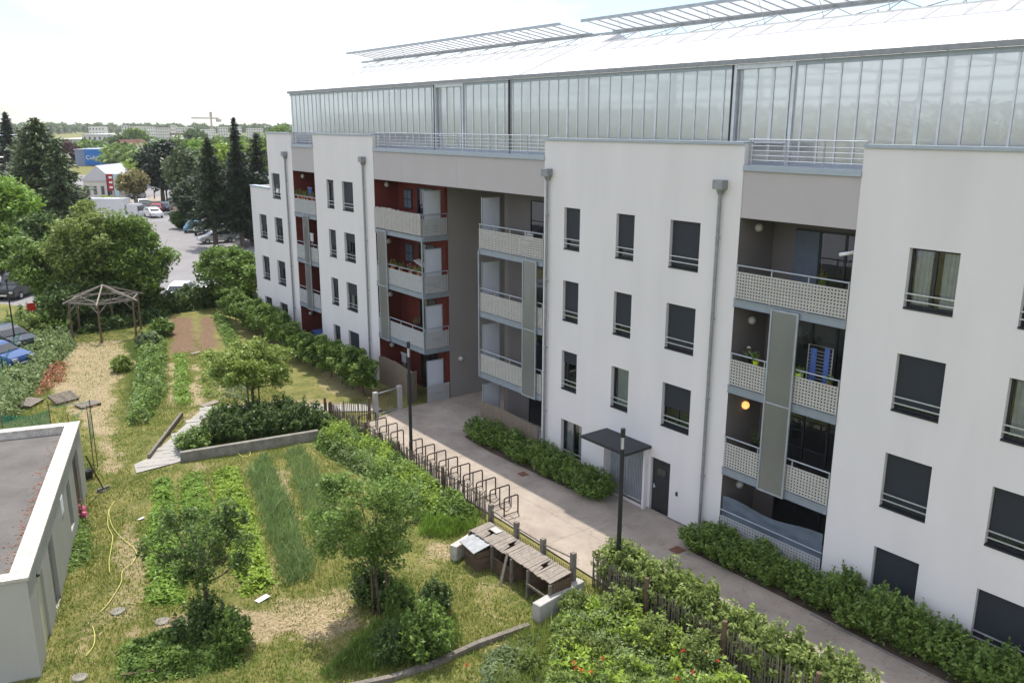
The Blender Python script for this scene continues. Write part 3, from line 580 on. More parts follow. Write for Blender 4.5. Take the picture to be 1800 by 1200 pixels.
def ground_material():
    m = bpy.data.materials.new('ground'); m.use_nodes = True; t = m.node_tree; b = t.nodes['Principled BSDF']; b.inputs['Roughness'].default_value = .95; b.inputs['Specular IOR Level'].default_value = .15
    a = nn(t, 'ShaderNodeAttribute', attribute_name='cover'); sp = nn(t, 'ShaderNodeSeparateColor'); lk(t, a.outputs['Color'], sp.inputs[0]); c = nn(t, 'ShaderNodeTexCoord')
    def noise(s, d=6, r=.6): n = nn(t, 'ShaderNodeTexNoise', i_Scale=s, i_Detail=d, i_Roughness=r); lk(t, c.outputs['Object'], n.inputs['Vector']); return n.outputs[0]
    def mr(i, a, b, c_=0., d=1.): r = nn(t, 'ShaderNodeMapRange', n1=a, n2=b, n3=c_, n4=d); lk(t, i, r.inputs[0]); return r.outputs[0]
    def mixc(f, c1, c2):
        x = nn(t, 'ShaderNodeMix', data_type='RGBA'); lk(t, f, x.inputs[0])
        for s, v in ((6, c1), (7, c2)):
            if isinstance(v, tuple): x.inputs[s].default_value = (*v, 1)
            else: lk(t, v, x.inputs[s])
        return x.outputs[2]
    g = mixc(mr(noise(.9), .38, .64), (.13, .155, .035), (.29, .26, .09)); g = mixc(mr(noise(5, 5, .7), .5, .7), g, (.34, .26, .14)); g = mixc(mr(noise(22, 3), .3, .7, 0, .5), g, (.04, .05, .015))
    s = mixc(mr(noise(9, 6, .7), .35, .65), (.26, .20, .11), (.42, .34, .215)); s = mixc(mr(noise(35, 3), .5, .72, 0, .6), s, (.16, .12, .07))
    d = mixc(mr(noise(7, 6, .7), .35, .65), (.12, .075, .045), (.23, .155, .10)); l = mixc(mr(noise(4), .4, .6), (.022, .045, .012), (.05, .08, .02))
    o = mixc(sp.outputs[2], g, l)
    k = nn(t, 'ShaderNodeMath', operation='MULTIPLY_ADD', n1=1.4, n2=-.75); lk(t, noise(3.2, 7, .75), k.inputs[0]); k2 = nn(t, 'ShaderNodeMath', operation='ADD'); lk(t, k.outputs[0], k2.inputs[0]); lk(t, sp.outputs[0], k2.inputs[1]); k3 = nn(t, 'ShaderNodeMath', operation='MULTIPLY'); lk(t, mr(k2.outputs[0], .15, .6), k3.inputs[0]); lk(t, mr(sp.outputs[0], 0, .15), k3.inputs[1])
    o = mixc(k3.outputs[0], o, s); o = mixc(sp.outputs[1], o, d); lk(t, o, b.inputs['Base Color'])
    bp = nn(t, 'ShaderNodeBump', i_Strength=.9, i_Distance=.05); lk(t, noise(14, 5, .7), bp.inputs['Height']); lk(t, bp.outputs[0], b.inputs['Normal']); M['ground'] = m
ground_material()
# one sheet: fine in the garden, coarse out to the horizon
gx = np.concatenate([[-2500, -1200, -600, -300, -150, -80, -40, -20, -10, -5], np.arange(-2, 22.4, .16), [23, 26, 32, 45, 70, 120, 240, 500, 1100, 3000]])
gy = np.concatenate([[-300, -100, -30, 0, 6], np.arange(9, 40, .16), np.arange(40, 70, .3), [71, 74, 80, 90, 110, 150, 220, 350, 600, 1000, 1800, 3500]])
XX, YY = np.meshgrid(gx, gy); nx, ny = len(gx), len(gy)
st, so_, lu = masks(XX.ravel(), YY.ravel())
zz = .035*wob(XX*.6, YY*.6)+.018*wob(XX*2.2, YY*2.1); ed = np.clip(np.minimum(np.minimum(15.6-XX, XX+2), np.minimum(64-YY, YY-9))/1.5, 0, 1)
zz = np.where(ed > 0, (zz+.0)*ed, 0.).ravel()+.05*so_*np.abs(wob(XX.ravel()*3, YY.ravel()*3))
V = np.stack([XX.ravel(), YY.ravel(), zz], 1); i = (np.arange(ny-1)[:, None]*nx+np.arange(nx-1)).ravel(); Fq = np.stack([i, i+1, i+nx+1, i+nx], 1)
me = bpy.data.meshes.new('ground'); me.vertices.add(len(V)); me.vertices.foreach_set('co', V.astype(np.float32).ravel()); me.loops.add(Fq.size); me.loops.foreach_set('vertex_index', Fq.astype(np.int32).ravel()); me.polygons.add(len(Fq)); me.polygons.foreach_set('loop_start', np.arange(0, Fq.size, 4, dtype=np.int32)); me.update(calc_edges=True)
ca = me.color_attributes.new('cover', 'FLOAT_COLOR', 'POINT'); ca.data.foreach_set('color', np.stack([st, so_, lu, np.ones_like(st)], 1).astype(np.float32).ravel())
tag(link('ground', me, None, 'ground'), kind='structure'); me.shade_smooth()
def sheet(name, poly, m, z=.02):
    o = MB().poly([(x, y, z) for x, y in poly]).build(name, m); return tag(o, kind='structure')
# path of pale concrete along the facade, with joints, worn patches and old stains
mat('path', (.335, .285, .235), .9, var=.22, vs=.7, bump=.35, bs=70, fine=.14)
t_ = M['path'].node_tree; b_ = t_.nodes['Principled BSDF']; src = b_.inputs['Base Color'].links[0].from_socket; c_ = nn(t_, 'ShaderNodeTexCoord')
n_ = nn(t_, 'ShaderNodeTexNoise', i_Scale=2.6, i_Detail=8, i_Roughness=.72); lk(t_, c_.outputs['Object'], n_.inputs['Vector']); r_ = nn(t_, 'ShaderNodeMapRange', n1=.56, n2=.7, n3=1., n4=.74); lk(t_, n_.outputs[0], r_.inputs[0])
v_ = nn(t_, 'ShaderNodeTexVoronoi', i_Scale=1.1, feature='DISTANCE_TO_EDGE'); n2_ = nn(t_, 'ShaderNodeTexNoise', i_Scale=3., i_Detail=5); lk(t_, c_.outputs['Object'], n2_.inputs['Vector']); a_ = nn(t_, 'ShaderNodeVectorMath', operation='ADD'); lk(t_, c_.outputs['Object'], a_.inputs[0]); lk(t_, n2_.outputs['Color'], a_.inputs[1])
w_ = nn(t_, 'ShaderNodeTexWhiteNoise') if 0 else None; lk(t_, a_.outputs[0], v_.inputs['Vector']); v_.inputs['Scale'].default_value = .35; r2_ = nn(t_, 'ShaderNodeMapRange', n1=.0, n2=.008, n3=.72, n4=1.); lk(t_, v_.outputs['Distance'], r2_.inputs[0])
m_ = nn(t_, 'ShaderNodeMath', operation='MULTIPLY'); lk(t_, r_.outputs[0], m_.inputs[0]); lk(t_, r2_.outputs[0], m_.inputs[1]); s_ = nn(t_, 'ShaderNodeVectorMath', operation='SCALE'); lk(t_, src, s_.inputs[0]); lk(t_, m_.outputs[0], s_.inputs['Scale']); lk(t_, s_.outputs[0], b_.inputs['Base Color'])
mat('bed_soil', (.09, .065, .045), 1., var=.3, vs=4, bump=.8, bs=20)
sheet('path', [(16.35, 5.), (19.95, 5.), (20.1, 12), (20.05, 16.7), (21.27, 16.9), (21.27, 21.3), (20.75, 21.35), (20.1, 22.8), (19.9, 27.5), (20.05, 29.8), (21.27, 30.3), (35., 30.3), (35., 34.9), (19.5, 34.9), (18.1, 34.4), (16.5, 33.6), (16.45, 22.), (16.35, 16.5), (17.1, 15.6), (17.3, 10)], 'path', .055)
tag(MB().box(16.5, 19.95, 24.05, 24.062, .055, .059).box(16.5, 19.95, 19.8, 19.812, .055, .059).box(16.5, 20., 28.9, 28.912, .055, .059).box(18.2, 18.21, 16.6, 34.3, .055, .059).build('path_joint', 'concrete_old'), kind='structure')
sheet('planting_bed', [(19.9, 5), (21.27, 5), (21.27, 16.9), (20.05, 16.7), (20.1, 12)], 'bed_soil', .05)
sheet('planting_bed', [(20.75, 21.4), (21.27, 21.4), (21.27, 30.2), (20.05, 29.8), (19.9, 27.5), (20.1, 22.8)], 'bed_soil', .05)
# car park
sheet('car_park', [(-60, 45), (-4, 48), (4.0, 52.5), (7.5, 61), (9.5, 67), (17, 68.3), (27, 68.5), (35.5, 68), (60, 95), (95, 150), (110, 215), (60, 260), (-60, 260)], 'asphalt', .03)
sheet('verge', [(-8, 58.5), (3.2, 61), (7.2, 65.), (9., 73), (5, 80), (-8, 78)], 'leafgrass' if 'leafgrass' in M else 'ground', .06)
tag(MB().box(19.4, 19.75, 24.7, 25.1, .056, .062).build('manhole_cover', 'rust'), 'small rusty square drain cover in the path beside the long shrub bed by the entrance', 'drain cover')
tag(MB().box(19.55, 20.0, 16.7, 17.1, .056, .063).build('manhole_cover', 'rust'), 'rusty square drain cover in the path at the corner of the shrubs near the downpipe', 'drain cover')
mat('kerb', (.22, .2, .18), .9, var=.2, vs=3)
for a_, b_, c_, d_ in ((19.93, 20.0, 5, 12), (16.28, 16.35, 6, 16.5), (16.4, 16.47, 22.6, 33.4)): tag(MB().box(a_, b_, c_, d_, 0, .085).build('kerb', 'kerb'), kind='structure')
rng = np.random.default_rng(77); n = 2600; y_ = rng.uniform(6, 34, n); x_ = np.where(rng.uniform(0, 1, n) < .6, 20.0-np.abs(rng.normal(0, .5, n)), 16.5+np.abs(rng.normal(0, .35, n)))
tag(leafmesh('leaf_litter', np.stack([x_, y_, np.full(n, .062)], 1), .022, 'petal_rust', upb=4, rng=rng, lo=.4), 'dry leaf litter and crumbs blown along both edges of the path', 'leaves', kind='stuff')
for k in range(7):
    a_ = G(338, 440-k*5); 
for k in range(9):
    x_, y_ = 33.2+k*1.35, 98.+k*2.3; tag(MB().bar((x_, y_, .035), (x_+4.2, y_-2.4, .035), .1, .004).build('parking_line', 'white_paint'), kind='structure')
for k in range(6):
    x_, y_ = 1.5-k*2.4, 70.+k*.9; tag(MB().bar((x_, y_, .035), (x_+1.6, y_+4.5, .035), .1, .004).build('parking_line', 'white_paint'), kind='structure')
# slab path in the garden
mat_s = mat('slab_path', (.34, .325, .295), .9, var=.1, vs=1.5, bump=.3)
sl_ = MB(); poly = GP((240, 833), (320, 812), (330, 780), (358, 735), (398, 713), (360, 716), (300, 772), (262, 806), (236, 818)); A = R(-17); rr = random.Random(4)
for i in range(-30, 30):
    for j in range(-30, 30):
        u, v = i*.62+(.31 if j % 2 else 0), j*.42; cx, cy_ = 10+u*math.cos(A)-v*math.sin(A), 36+u*math.sin(A)+v*math.cos(A)
        if poly_sd(np.array([cx]), np.array([cy_]), poly)[0] > .12:
            p = [(cx+a*.3*math.cos(A)-b*.2*math.sin(A), cy_+a*.3*math.sin(A)+b*.2*math.cos(A)) for a, b in ((-1, -1), (1, -1), (1, 1), (-1, 1))]; sl_.prism(p, .0, .065+rr.uniform(0, .012))
tag(sl_.build('slab_path', 'slab_path'), kind='structure')
sheet('slab_path', poly, 'slab_path', .052)
sheet('garden_path', GP((385, 722), (395, 713), (560, 712), (662, 712), (672, 722), (640, 724), (520, 724)), 'slab_path', .05)
# grass, straw and weeds that nobody could count
def scatter(poly_or_box, n, rng, keep=None):
    p = np.array(poly_or_box); lo, hi = p.min(0), p.max(0); x = rng.uniform(lo[0], hi[0], n); y = rng.uniform(lo[1], hi[1], n)
    k = poly_sd(x, y, [tuple(q) for q in p]) > 0
    x, y = x[k], y[k]
    if keep is not None: k = keep(x, y); x, y = x[k], y[k]
    return x, y
rng = np.random.default_rng(11)
SH = [(1.9, 22.1), (4.95, 32.3), (5.35, 33.9), (2.9, 34.8), (-3, 36.5), (-4, 22)]
def notbuilt(x, y): return (poly_sd(x, y, SH) < .1) & (poly_sd(x, y, poly) < -.15)
n = 340000; x = rng.uniform(1, 16.1, n); y = 12+(66-12)*rng.uniform(0, 1, n)**1.5; k = notbuilt(x, y); x, y = x[k], y[k]
st_, s2, l2 = masks(x, y); k = rng.uniform(0, 1, len(x)) > np.clip(st_*1.1, 0, .92)+s2; x, y, l2 = x[k], y[k], l2[k]
hh = wob(x*1.3, y*1.3)*.02
o = leafmesh('grass', np.stack([x, y, np.zeros_like(x)], 1), .075, 'grass_blade', None, aspect=.2, rng=rng, blade=True); tag(o, 'short patchy yellow green lawn grass between the vegetable rows', 'grass', kind='stuff')
n = 90000; x = rng.uniform(1, 16.1, n); y = 12+(60-12)*rng.uniform(0, 1, n)**1.4; st_, s2, l2 = masks(x, y); k = (rng.uniform(0, 1, n) < st_-.15) & notbuilt(x, y); x, y = x[k], y[k]
o = leafmesh('straw', np.stack([x, y, .02+rng.uniform(0, .04, len(x))], 1), .09, 'straw_bits', None, aspect=.1, upb=2.5, rng=rng); tag(o, 'dry straw mulch strewn in pale patches over the garden ground', 'straw', kind='stuff')
def weeds(name, P4, n, h, size, m, label, cat, seed, aspect=.45, mound=True, blade=False, row=None, gap=0):
    rng = np.random.default_rng(seed); x, y = scatter(P4, n, rng)
    x = x+rng.normal(0, .1, len(x)); y = y+rng.normal(0, .1, len(x)); k = wob(x*2.3+seed, y*2.1, 1.3)*.5+rng.normal(0, .25, len(x)) > -.62; x, y = x[k], y[k]
    if gap: k = wob(x*1.5+seed, y*1.5) > gap-1; x, y = x[k], y[k]
    hm = h*(.62+.3*wob(x*1.2+seed, y*1.3)+.28*wob(x*4.1, y*3.7+seed))*np.clip((poly_sd(x, y, [tuple(q) for q in P4])+.12)/.35, .15, 1)
    z = np.abs(hm)*rng.uniform(0, 1, len(x))**.5
    o = leafmesh(name, np.stack([x, y, z], 1), size, m, None, aspect=aspect, rng=rng, blade=blade, upb=.6); return tag(o, label, cat, kind='stuff')
RW = 'vegetable_row'
weeds(RW, GP((262, 1062), (262, 930), (275, 845), (298, 842), (310, 930), (325, 1062)), 24000, .32, .08, 'leaf_bright', 'light green leafy vegetable row nearest the concrete shed', 'vegetables', 21, gap=.1)
weeds(RW, GP((318, 900), (322, 835), (336, 832), (345, 900), (372, 1000), (340, 1000)), 10000, .26, .07, 'leaf_bright', 'thin light green vegetable row behind the dark vase shaped tree', 'vegetables', 22, gap=.25)
weeds(RW, GP((342, 880), (340, 832), (352, 830), (372, 890), (392, 960), (366, 960)), 8000, .26, .07, 'leaf_bright', 'short light green vegetable row between two bright rows', 'vegetables', 23, gap=.25)
weeds(RW, GP((385, 900), (378, 832), (415, 822), (436, 880), (480, 1030), (428, 1050)), 30000, .34, .08, 'leaf_acid', 'broad bright yellow green vegetable row in the middle of the plot', 'vegetables', 24, gap=.1)
weeds(RW, GP((436, 830), (470, 800), (500, 870), (556, 1010), (500, 1030)), 20000, .3, .24, 'leaf_blue', 'tall blue green onion row right of the bright row', 'vegetables', 25, aspect=.07, blade=True)
weeds(RW, GP((500, 800), (530, 785), (590, 880), (620, 960), (560, 970)), 13000, .26, .22, 'leaf_blue', 'second blue green onion row beside the wild growth', 'vegetables', 26, aspect=.07, blade=True)
weeds(RW, GP((305, 712), (306, 625), (326, 622), (337, 712)), 7000, .35, .09, 'leaf_bright', 'bright green chard row at the foot of the dug soil', 'vegetables', 27)
weeds(RW, GP((352, 700), (352, 625), (374, 618), (400, 700)), 5500, .35, .08, 'leaf_yellow', 'loose weedy vegetable row right of the chard', 'vegetables', 28, gap=.35)
weeds(RW, GP((395, 700), (392, 640), (430, 640), (436, 705)), 4500, .3, .08, 'leaf_grey', 'pale cabbage row under the round yellow green tree', 'vegetables', 29, gap=.4)
weeds('wild_growth', GP((555, 790), (560, 740), (620, 760), (700, 800), (770, 860), (840, 905), (815, 935), (745, 925), (690, 870), (620, 820)), 46000, .8, .075, 'leaf_mid', 'lush wild growth along the garden side of the paling fence', 'weeds', 30, gap=.2)
weeds('wild_growth', GP((565, 780), (600, 760), (700, 815), (800, 900), (760, 920), (640, 830)), 16000, 1.1, .06, 'leaf_acid', 'light green shoots rising out of the wild growth by the fence', 'weeds', 130, gap=.75)
weeds('wild_growth', GP((575, 800), (615, 770), (660, 800), (700, 860), (650, 850)), 9000, .9, .05, 'leaf_meadow', 'grey green shoots at the upper end of the wild growth', 'weeds', 131, gap=.6)
weeds('wild_growth', GP((740, 945), (745, 915), (835, 900), (830, 930), (790, 945)), 9000, .5, .16, 'leaf_bright', 'tall grassy clump in front of the compost bins', 'weeds', 31, aspect=.08, blade=True)
weeds('wild_growth', GP((218, 1195), (216, 1140), (300, 1115), (400, 1110), (420, 1165), (330, 1185)), 22000, .5, .07, 'leaf_mid', 'green herb bed at the foot of the vase shaped tree', 'weeds', 32)
weeds('wild_growth', GP((560, 1195), (640, 1120), (700, 1080), (800, 1090), (805, 1140), (700, 1170)), 17000, .5, .14, 'leaf_mid', 'long grass round the dark bush in front of the staked tree', 'weeds', 33, aspect=.1, blade=True)
weeds('wild_growth', GP((950, 1200), (960, 1110), (1020, 1050), (1100, 1080), (1240, 1150), (1330, 1230), (1200, 1300), (950, 1290)), 46000, .55, .06, 'leaf_mix', 'tangled wild plants with poppies on the garden side of the near hedge', 'weeds', 34)
weeds('wild_growth', GP((960, 1200), (980, 1090), (1060, 1060), (1200, 1120), (1330, 1230), (1100, 1260)), 16000, .85, .07, 'leaf_acid', 'lime green leafy clumps among the tangled wild plants', 'weeds', 134, gap=.85)
weeds('wild_growth', GP((960, 1200), (980, 1100), (1060, 1060), (1200, 1120), (1330, 1230), (1100, 1260)), 14000, .9, .045, 'leaf_meadow', 'fine grey green stalks among the tangled wild plants', 'weeds', 135, gap=.8)
weeds('wild_growth', GP((860, 1200), (900, 1120), (1000, 1090), (1100, 1130), (1100, 1260), (860, 1260)), 9000, .35, .22, 'grass_blade', 'long pale grass stalks beside the tangled wild plants', 'weeds', 136, aspect=.05, blade=True)
weeds('wild_growth', GP((840, 1200), (860, 1150), (950, 1110), (960, 1290), (800, 1290)), 14000, .25, .07, 'leaf_grey', 'low grey green weeds beside the timber edging', 'weeds', 35, gap=.3)
weeds('wild_growth', GP((0, 745), (0, 640), (45, 590), (75, 562), (125, 575), (132, 610), (95, 655), (60, 690), (30, 735)), 42000, .95, .10, 'leaf_meadow', 'tall grey green meadow plants along the car park fence', 'weeds', 36)
weeds('wild_growth', GP((60, 700), (85, 640), (118, 640), (112, 672)), 3500, .55, .08, 'petal_rust', 'rust red flowering weeds at the edge of the straw', 'weeds', 37)
weeds('wild_growth', GP((228, 748), (235, 690), (248, 600), (270, 580), (290, 600), (288, 690), (262, 745)), 34000, .9, .1, 'leaf_mid', 'high bean row running towards the timber pavilion', 'vegetables', 38)
weeds('wild_growth', GP((88, 1000), (105, 960), (130, 905), (155, 915), (160, 985), (120, 1010)), 6000, .25, .06, 'leaf_mid', 'weeds growing along the foot of the shed wall', 'weeds', 39)
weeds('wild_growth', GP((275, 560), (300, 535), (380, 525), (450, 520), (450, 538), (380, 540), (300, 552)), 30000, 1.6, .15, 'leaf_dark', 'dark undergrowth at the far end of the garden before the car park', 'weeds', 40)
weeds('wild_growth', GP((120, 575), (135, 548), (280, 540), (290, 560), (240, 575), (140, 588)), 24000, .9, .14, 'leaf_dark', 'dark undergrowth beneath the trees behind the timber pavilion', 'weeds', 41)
weeds('wild_growth', GP((380, 545), (400, 560), (420, 600), (400, 612), (375, 560)), 7000, .5, .1, 'leaf_mid', 'green weeds between the dug soil and the fruit hedge', 'weeds', 42)
# ================================================================ low walls, edgings, shed
def prism_thing(name, p, w, z1, m, label, cat, z0=-.1, mb=None):
    (x0, y0), (x1, y1) = p; mb = MB().bar((x0, y0, (z0+z1)/2), (x1, y1, (z0+z1)/2), w, z1-z0); return tag(mb.build(name, m, bevel=.012), label, cat)
LW = 'low_wall'
prism_thing(LW, (G(318, 812), G(560, 772)), .22, .45, 'concrete_old', 'low concrete wall in front of the dark planted bed', 'low wall')
prism_thing(LW, (G(797, 985), G(860, 945)), .28, .52, 'shed_cap', 'short concrete wall at the left end of the compost bins', 'low wall')
prism_thing(LW, (G(942, 1093), G(1020, 1047)), .3, .56, 'concrete', 'short concrete wall at the right end of the compost bins', 'low wall')
prism_thing('timber_edging', (G(262, 808), G(320, 732)), .12, .24, 'wood_grey', 'old timber board edging the slab path on its grass side', 'edging')
pts = [G(930, 1103), G(840, 1135), G(760, 1172), G(690, 1195), G(610, 1212)]
mb = MB()
for a, b in zip(pts, pts[1:]): mb.bar((*a, .02), (*b, .02), .15, .24)
tag(mb.build('timber_edging', 'wood_grey'), 'pale log edging curving across the front lawn towards the compost bins', 'edging')
mb = MB(); pts = [G(216, 1192), G(270, 1185), G(330, 1166), G(400, 1150)]
for a, b in zip(pts, pts[1:]): mb.bar((*a, .05), (*b, .05), .1, .2)
tag(mb.build('timber_edging', 'wood_brown'), 'dark timber edging in front of the herb bed', 'edging')
for p, l in ((G(208, 1075), 'round pale stepping stone on the lawn beside the hose'), (G(140, 1191), 'pale stepping stone near the front corner of the lawn by the shed'), (G(178, 862), 'flat pale stone by the far door of the shed'), (G(285, 1092), 'small flat stone on the mulch left of the vase shaped tree')):
    mb = MB(); rr = random.Random(l); mb.prism([(p[0]+.22*rr.uniform(.8, 1.1)*math.cos(t*.7), p[1]+.22*rr.uniform(.8, 1.1)*math.sin(t*.7)) for t in range(9)], -.02, .045); tag(mb.build('stepping_stone', 'concrete_old', bevel=.01), l, 'stone')
# shed
sh = empty('garden_shed', (0, 0, 0), 'low concrete shed with a flat dark gravel roof and pale rendered walls on the lawn', 'shed')
L, Wd, Hs = 12.05, 6.5, 2.8                          # local: x to the left across, y along; origin the near right corner
ops = [(1.0, 1.95, .0, 2.05), (2.6, 3.5, .0, 2.1), (7.6, 8.5, .15, 2.1), (9.6, 11.1, .0, 2.2)]
ops = [(1.0, 1.95, .0, 2.05), (3.1, 4.0, .0, 2.1), (7.4, 8.2, .5, 2.1), (9.3, 10.8, .0, 2.25)]
mb = MB()
wl = MB(); wall_open(wl, 0, 0, L, -.2, Hs-.06, ops, .2)
wl.v = [(-x, y, z) for x, y, z in wl.v]; wl.f = [tuple(reversed(f)) for f in wl.f]
wl.box(-Wd, -.2, 0, .2, -.2, Hs-.06).box(-Wd, -.2, L-.2, L, -.2, Hs-.06).box(-Wd, -Wd+.2, .2, L-.2, -.2, Hs-.06); wl.build('wall', 'shed_wall', sh)
MB().box(-Wd+.3, -.3, .3, L-.3, 2.45, Hs-.28).build('roof', 'shed_roof', sh)
MB().box(-.42, .05, -.05, L+.05, Hs-.06, Hs+.02).box(-Wd, -.42, -.05, .36, Hs-.062, Hs+.018).box(-Wd, -.42, L-.36, L+.05, Hs-.062, Hs+.018).box(-.42, -.3, .36, L-.36, 2.4, Hs-.061).box(-Wd, -.42, L-.36, L-.3, 2.4, Hs-.065).build('roof_edge', 'shed_cap', sh)
MB().box(-.12, -.07, 1.02, 1.93, .02, 2.03).box(-.07, -.05, 1.05, 1.1, 1, 1.12).build('door', 'cream_door', sh, 'cream painted door')
MB().box(-.16, -.1, 3.12, 3.98, .02, 2.08).build('door', 'zinc', sh, 'grey recessed door')
MB().box(-.17, -.1, 7.42, 8.18, .5, 2.08).build('shutter', 'zinc', sh); MB().box(-.18, -.1, 9.32, 10.78, .02, 2.2).build('door', 'wood_brown', sh, 'dark double door at the far end')
v = MB()
for k in range(6): v.box(0, .02, 6.0, 6.4, 1.75+k*.09, 1.81+k*.09)
v.box(-.001, .012, 5.97, 6.43, 1.7, 2.3); v.build('vent_grille', 'white_paint', sh)
MB().ball((.03, 1.15, 2.25), .05, 8, 5).build('wall_lamp', 'plastic_black', sh)
MB().prism([(-2.3+.25*math.cos(t*.7), 6+.25*math.sin(t*.7)) for t in range(9)], Hs-.29, Hs-.26).build('roof_drain', 'concrete', sh)
place(sh, 1.9, 22.15, 0, -R(16.4))
rng = np.random.default_rng(8); n = 500; x = -.35-np.abs(rng.normal(0, .25, n)); y = rng.uniform(1, 11, n)
o = leafmesh('dead_leaves', np.stack([x, y, np.full(n, Hs-.26)], 1), .04, 'petal_rust', None, upb=3, rng=rng); tag(o, 'brown dead leaves gathered along the edge of the shed roof', 'leaves', kind='stuff'); place(o, 1.9, 22.15, 0, -R(16.4))
# ================================================================ street furniture and garden things
def ztop(x, y, py):                                 # height at which something standing on (x,y) ends at the surveyed line
    a = Vector((x, y, -CZ)); k = (600-py)/F; n1 = a.dot(u2)-k*a.dot(fw); n2 = u2.z-k*fw.z; return -n1/n2
def depth(x, y): return Vector((x, y, -CZ)).dot(fw)
# lamp posts
def make_lamp():
    e = empty('street_lamp'); MB().tube([(0, 0, 0), (0, 0, 4.35)], [.075, .06], 14).tube([(0, 0, 0), (0, 0, .03)], .13, 14).build('post', 'lamp_dark', e)
    MB().tube([(0, 0, 4.35), (0, 0, 4.75)], .06, 14).build('lantern', 'lamp_glass', e); MB().tube([(0, 0, 4.72), (0, 0, 4.98), (0, 0, 5.)], [.072, .072, .05], 14).build('cap', 'lamp_dark', e)
    s = MB()
    for k in range(4): a = k*math.pi/2; s.bar((.062*math.cos(a), .062*math.sin(a), 4.3), (.062*math.cos(a), .062*math.sin(a), 4.8), .014, .014)
    s.build('lantern_bar', 'lamp_dark', e); return e
l1 = make_lamp(); place(l1, *G(717.5, 600, 5.0)); tag(l1, 'slim dark lamp post standing between the two runs of bicycle hoops', 'street lamp', 'slim dark lamp posts along the path')
l2 = copy_tree(l1); place(l2, *G(1095.5, 752, 5.0)); l2['label'] = 'slim dark lamp post in front of the entrance canopy, nearest the viewer'
# bicycle hoops
def make_hoop(w, mid):
    e = empty('bike_rack'); h = .72; r = .07
    p = [(0, 0, 0), (0, 0, h-r), (r*.3, 0, h-r*.3), (r, 0, h), (w-r, 0, h), (w-r*.3, 0, h-r*.3), (w, 0, h-r), (w, 0, 0)]
    m = MB().tube(p, .027, 8); m.build('hoop', 'rack_brown', e, smooth=True)
    k = MB().tube([(w*.5, 0, h), (w*.5, 0, .3), (w*.3, .1, .12), (0, .1, .3), (-.15, .1, .45)], .018, 6)
    if mid: k.tube([(w*.5, 0, h), (w*.5, 0, 0)], .024, 6)
    k.tube([(-.1, .0, .06), (w, 0, .06)], .016, 6); k.build('wheel_holder', 'rack_brown', e, smooth=True); return e
hA, hB = make_hoop(.62, False), make_hoop(.88, True)
used = set()
def hoop(x, y, src, lab, rz=0.):
    o = src if src not in used else copy_tree(src); used.add(src); place(o, x, y, .055, rz); tag(o, lab, 'bicycle rack', 'brown bicycle hoops along the paling fence')
for i in range(4): hoop(16.62+i*.04, 33.3-i*.92, hB if i < 3 else hA, ORD[i]+' brown bicycle hoop from the garden gate, in the short run of four')
for i in range(9): hoop(16.66 if i else 16.85, 29.15-i*.86, hB if 0 < i < 8 else hA, ORD[i]+' brown bicycle hoop after the lamp post, in the long run towards the compost bins')
# chestnut paling fence
def paling(a, b, h, seed, label, posts=(), gate=False, ph=1.35, m='wood_grey', gap=.085, base=0.):
    rr = random.Random(seed); e = empty('paling_fence', (a[0], a[1], 0), label, 'fence'); A = Vector((*a, 0)); B = Vector((*b, 0)); L = (B-A).length; d = (B-A)/L; n = int(L/gap); p = MB()
    for i in range(n):
        c = A+d*(i*gap+rr.uniform(-.02, .02)); t = Vector((rr.uniform(-.04, .04), rr.uniform(-.05, .05), h*rr.uniform(.9, 1.08))); w = rr.uniform(.03, .046)
        q = c+t; p.tube([tuple(c+Vector((0, 0, base))), tuple(c.lerp(q, .93)+Vector((0, 0, 0))), tuple(q)], [w*.62, w*.5, w*.1], 4)
    p.build('paling', m, e); w = MB()
    for z in (.25, .75): w.tube([(A.x-.05, A.y, h*z), (B.x-.05, B.y, h*z)], .004, 4)
    w.build('wire', 'rust', e)
    for s in posts: c = A+d*L*s; MB().tube([(c.x-.08, c.y, 0), (c.x-.08, c.y, ph)], [.075, .065], 8).build('post', 'wood_brown', e)
    return e
paling((16.28, 35.9), (18.0, 34.62), .85, 1, 'weathered paling fence between the corner post and the garden gate', (0., .98), ph=1.05)
paling((16.22, 35.6), (16.2, 22.6), .92, 2, 'long weathered paling fence running behind all the bicycle hoops', (.03, .3, .52, .78), ph=1.05)
paling((16.1, 17.0), (16.25, 8.), 1.05, 3, 'weathered paling fence half hidden in the hedge at the lower right', (.25, .55, .85), ph=1.3)
e = empty('rail_fence', (16.1, 17.2, 0), 'post and rail fence behind the compost bins with a chain of short palings', 'fence')
for k, (px, py) in enumerate(((863, 886), (908, 917), (955, 946), (1008, 971))):
    x, y = G(px, py, 1.45); MB().box(x-.07, x+.07, y-.07, y+.07, 0, 1.45).build('post', 'wood_grey', e)
    if k: MB().bar((lx, ly, 1.28), (x, y, 1.28), .045, .045).build('rail', 'wood_pale', e)
    lx, ly = x, y
p = MB(); xa, ya = G(863, 886, 1.45); i = 0
while i < 50: t = i/50; x = xa+(lx-xa)*t; y = ya+(ly-ya)*t; p.tube([(x-.1, y, .2), (x-.1, y, 1.02)], .014, 4); i += 1
p.build('paling', 'wood_brown', e)
paling(G(640, 690), G(600, 672), 1.6, 5, 'short run of tall dark stakes at the end of the fruit hedge', (0.,), ph=1.9, m='wood_brown', gap=.3)
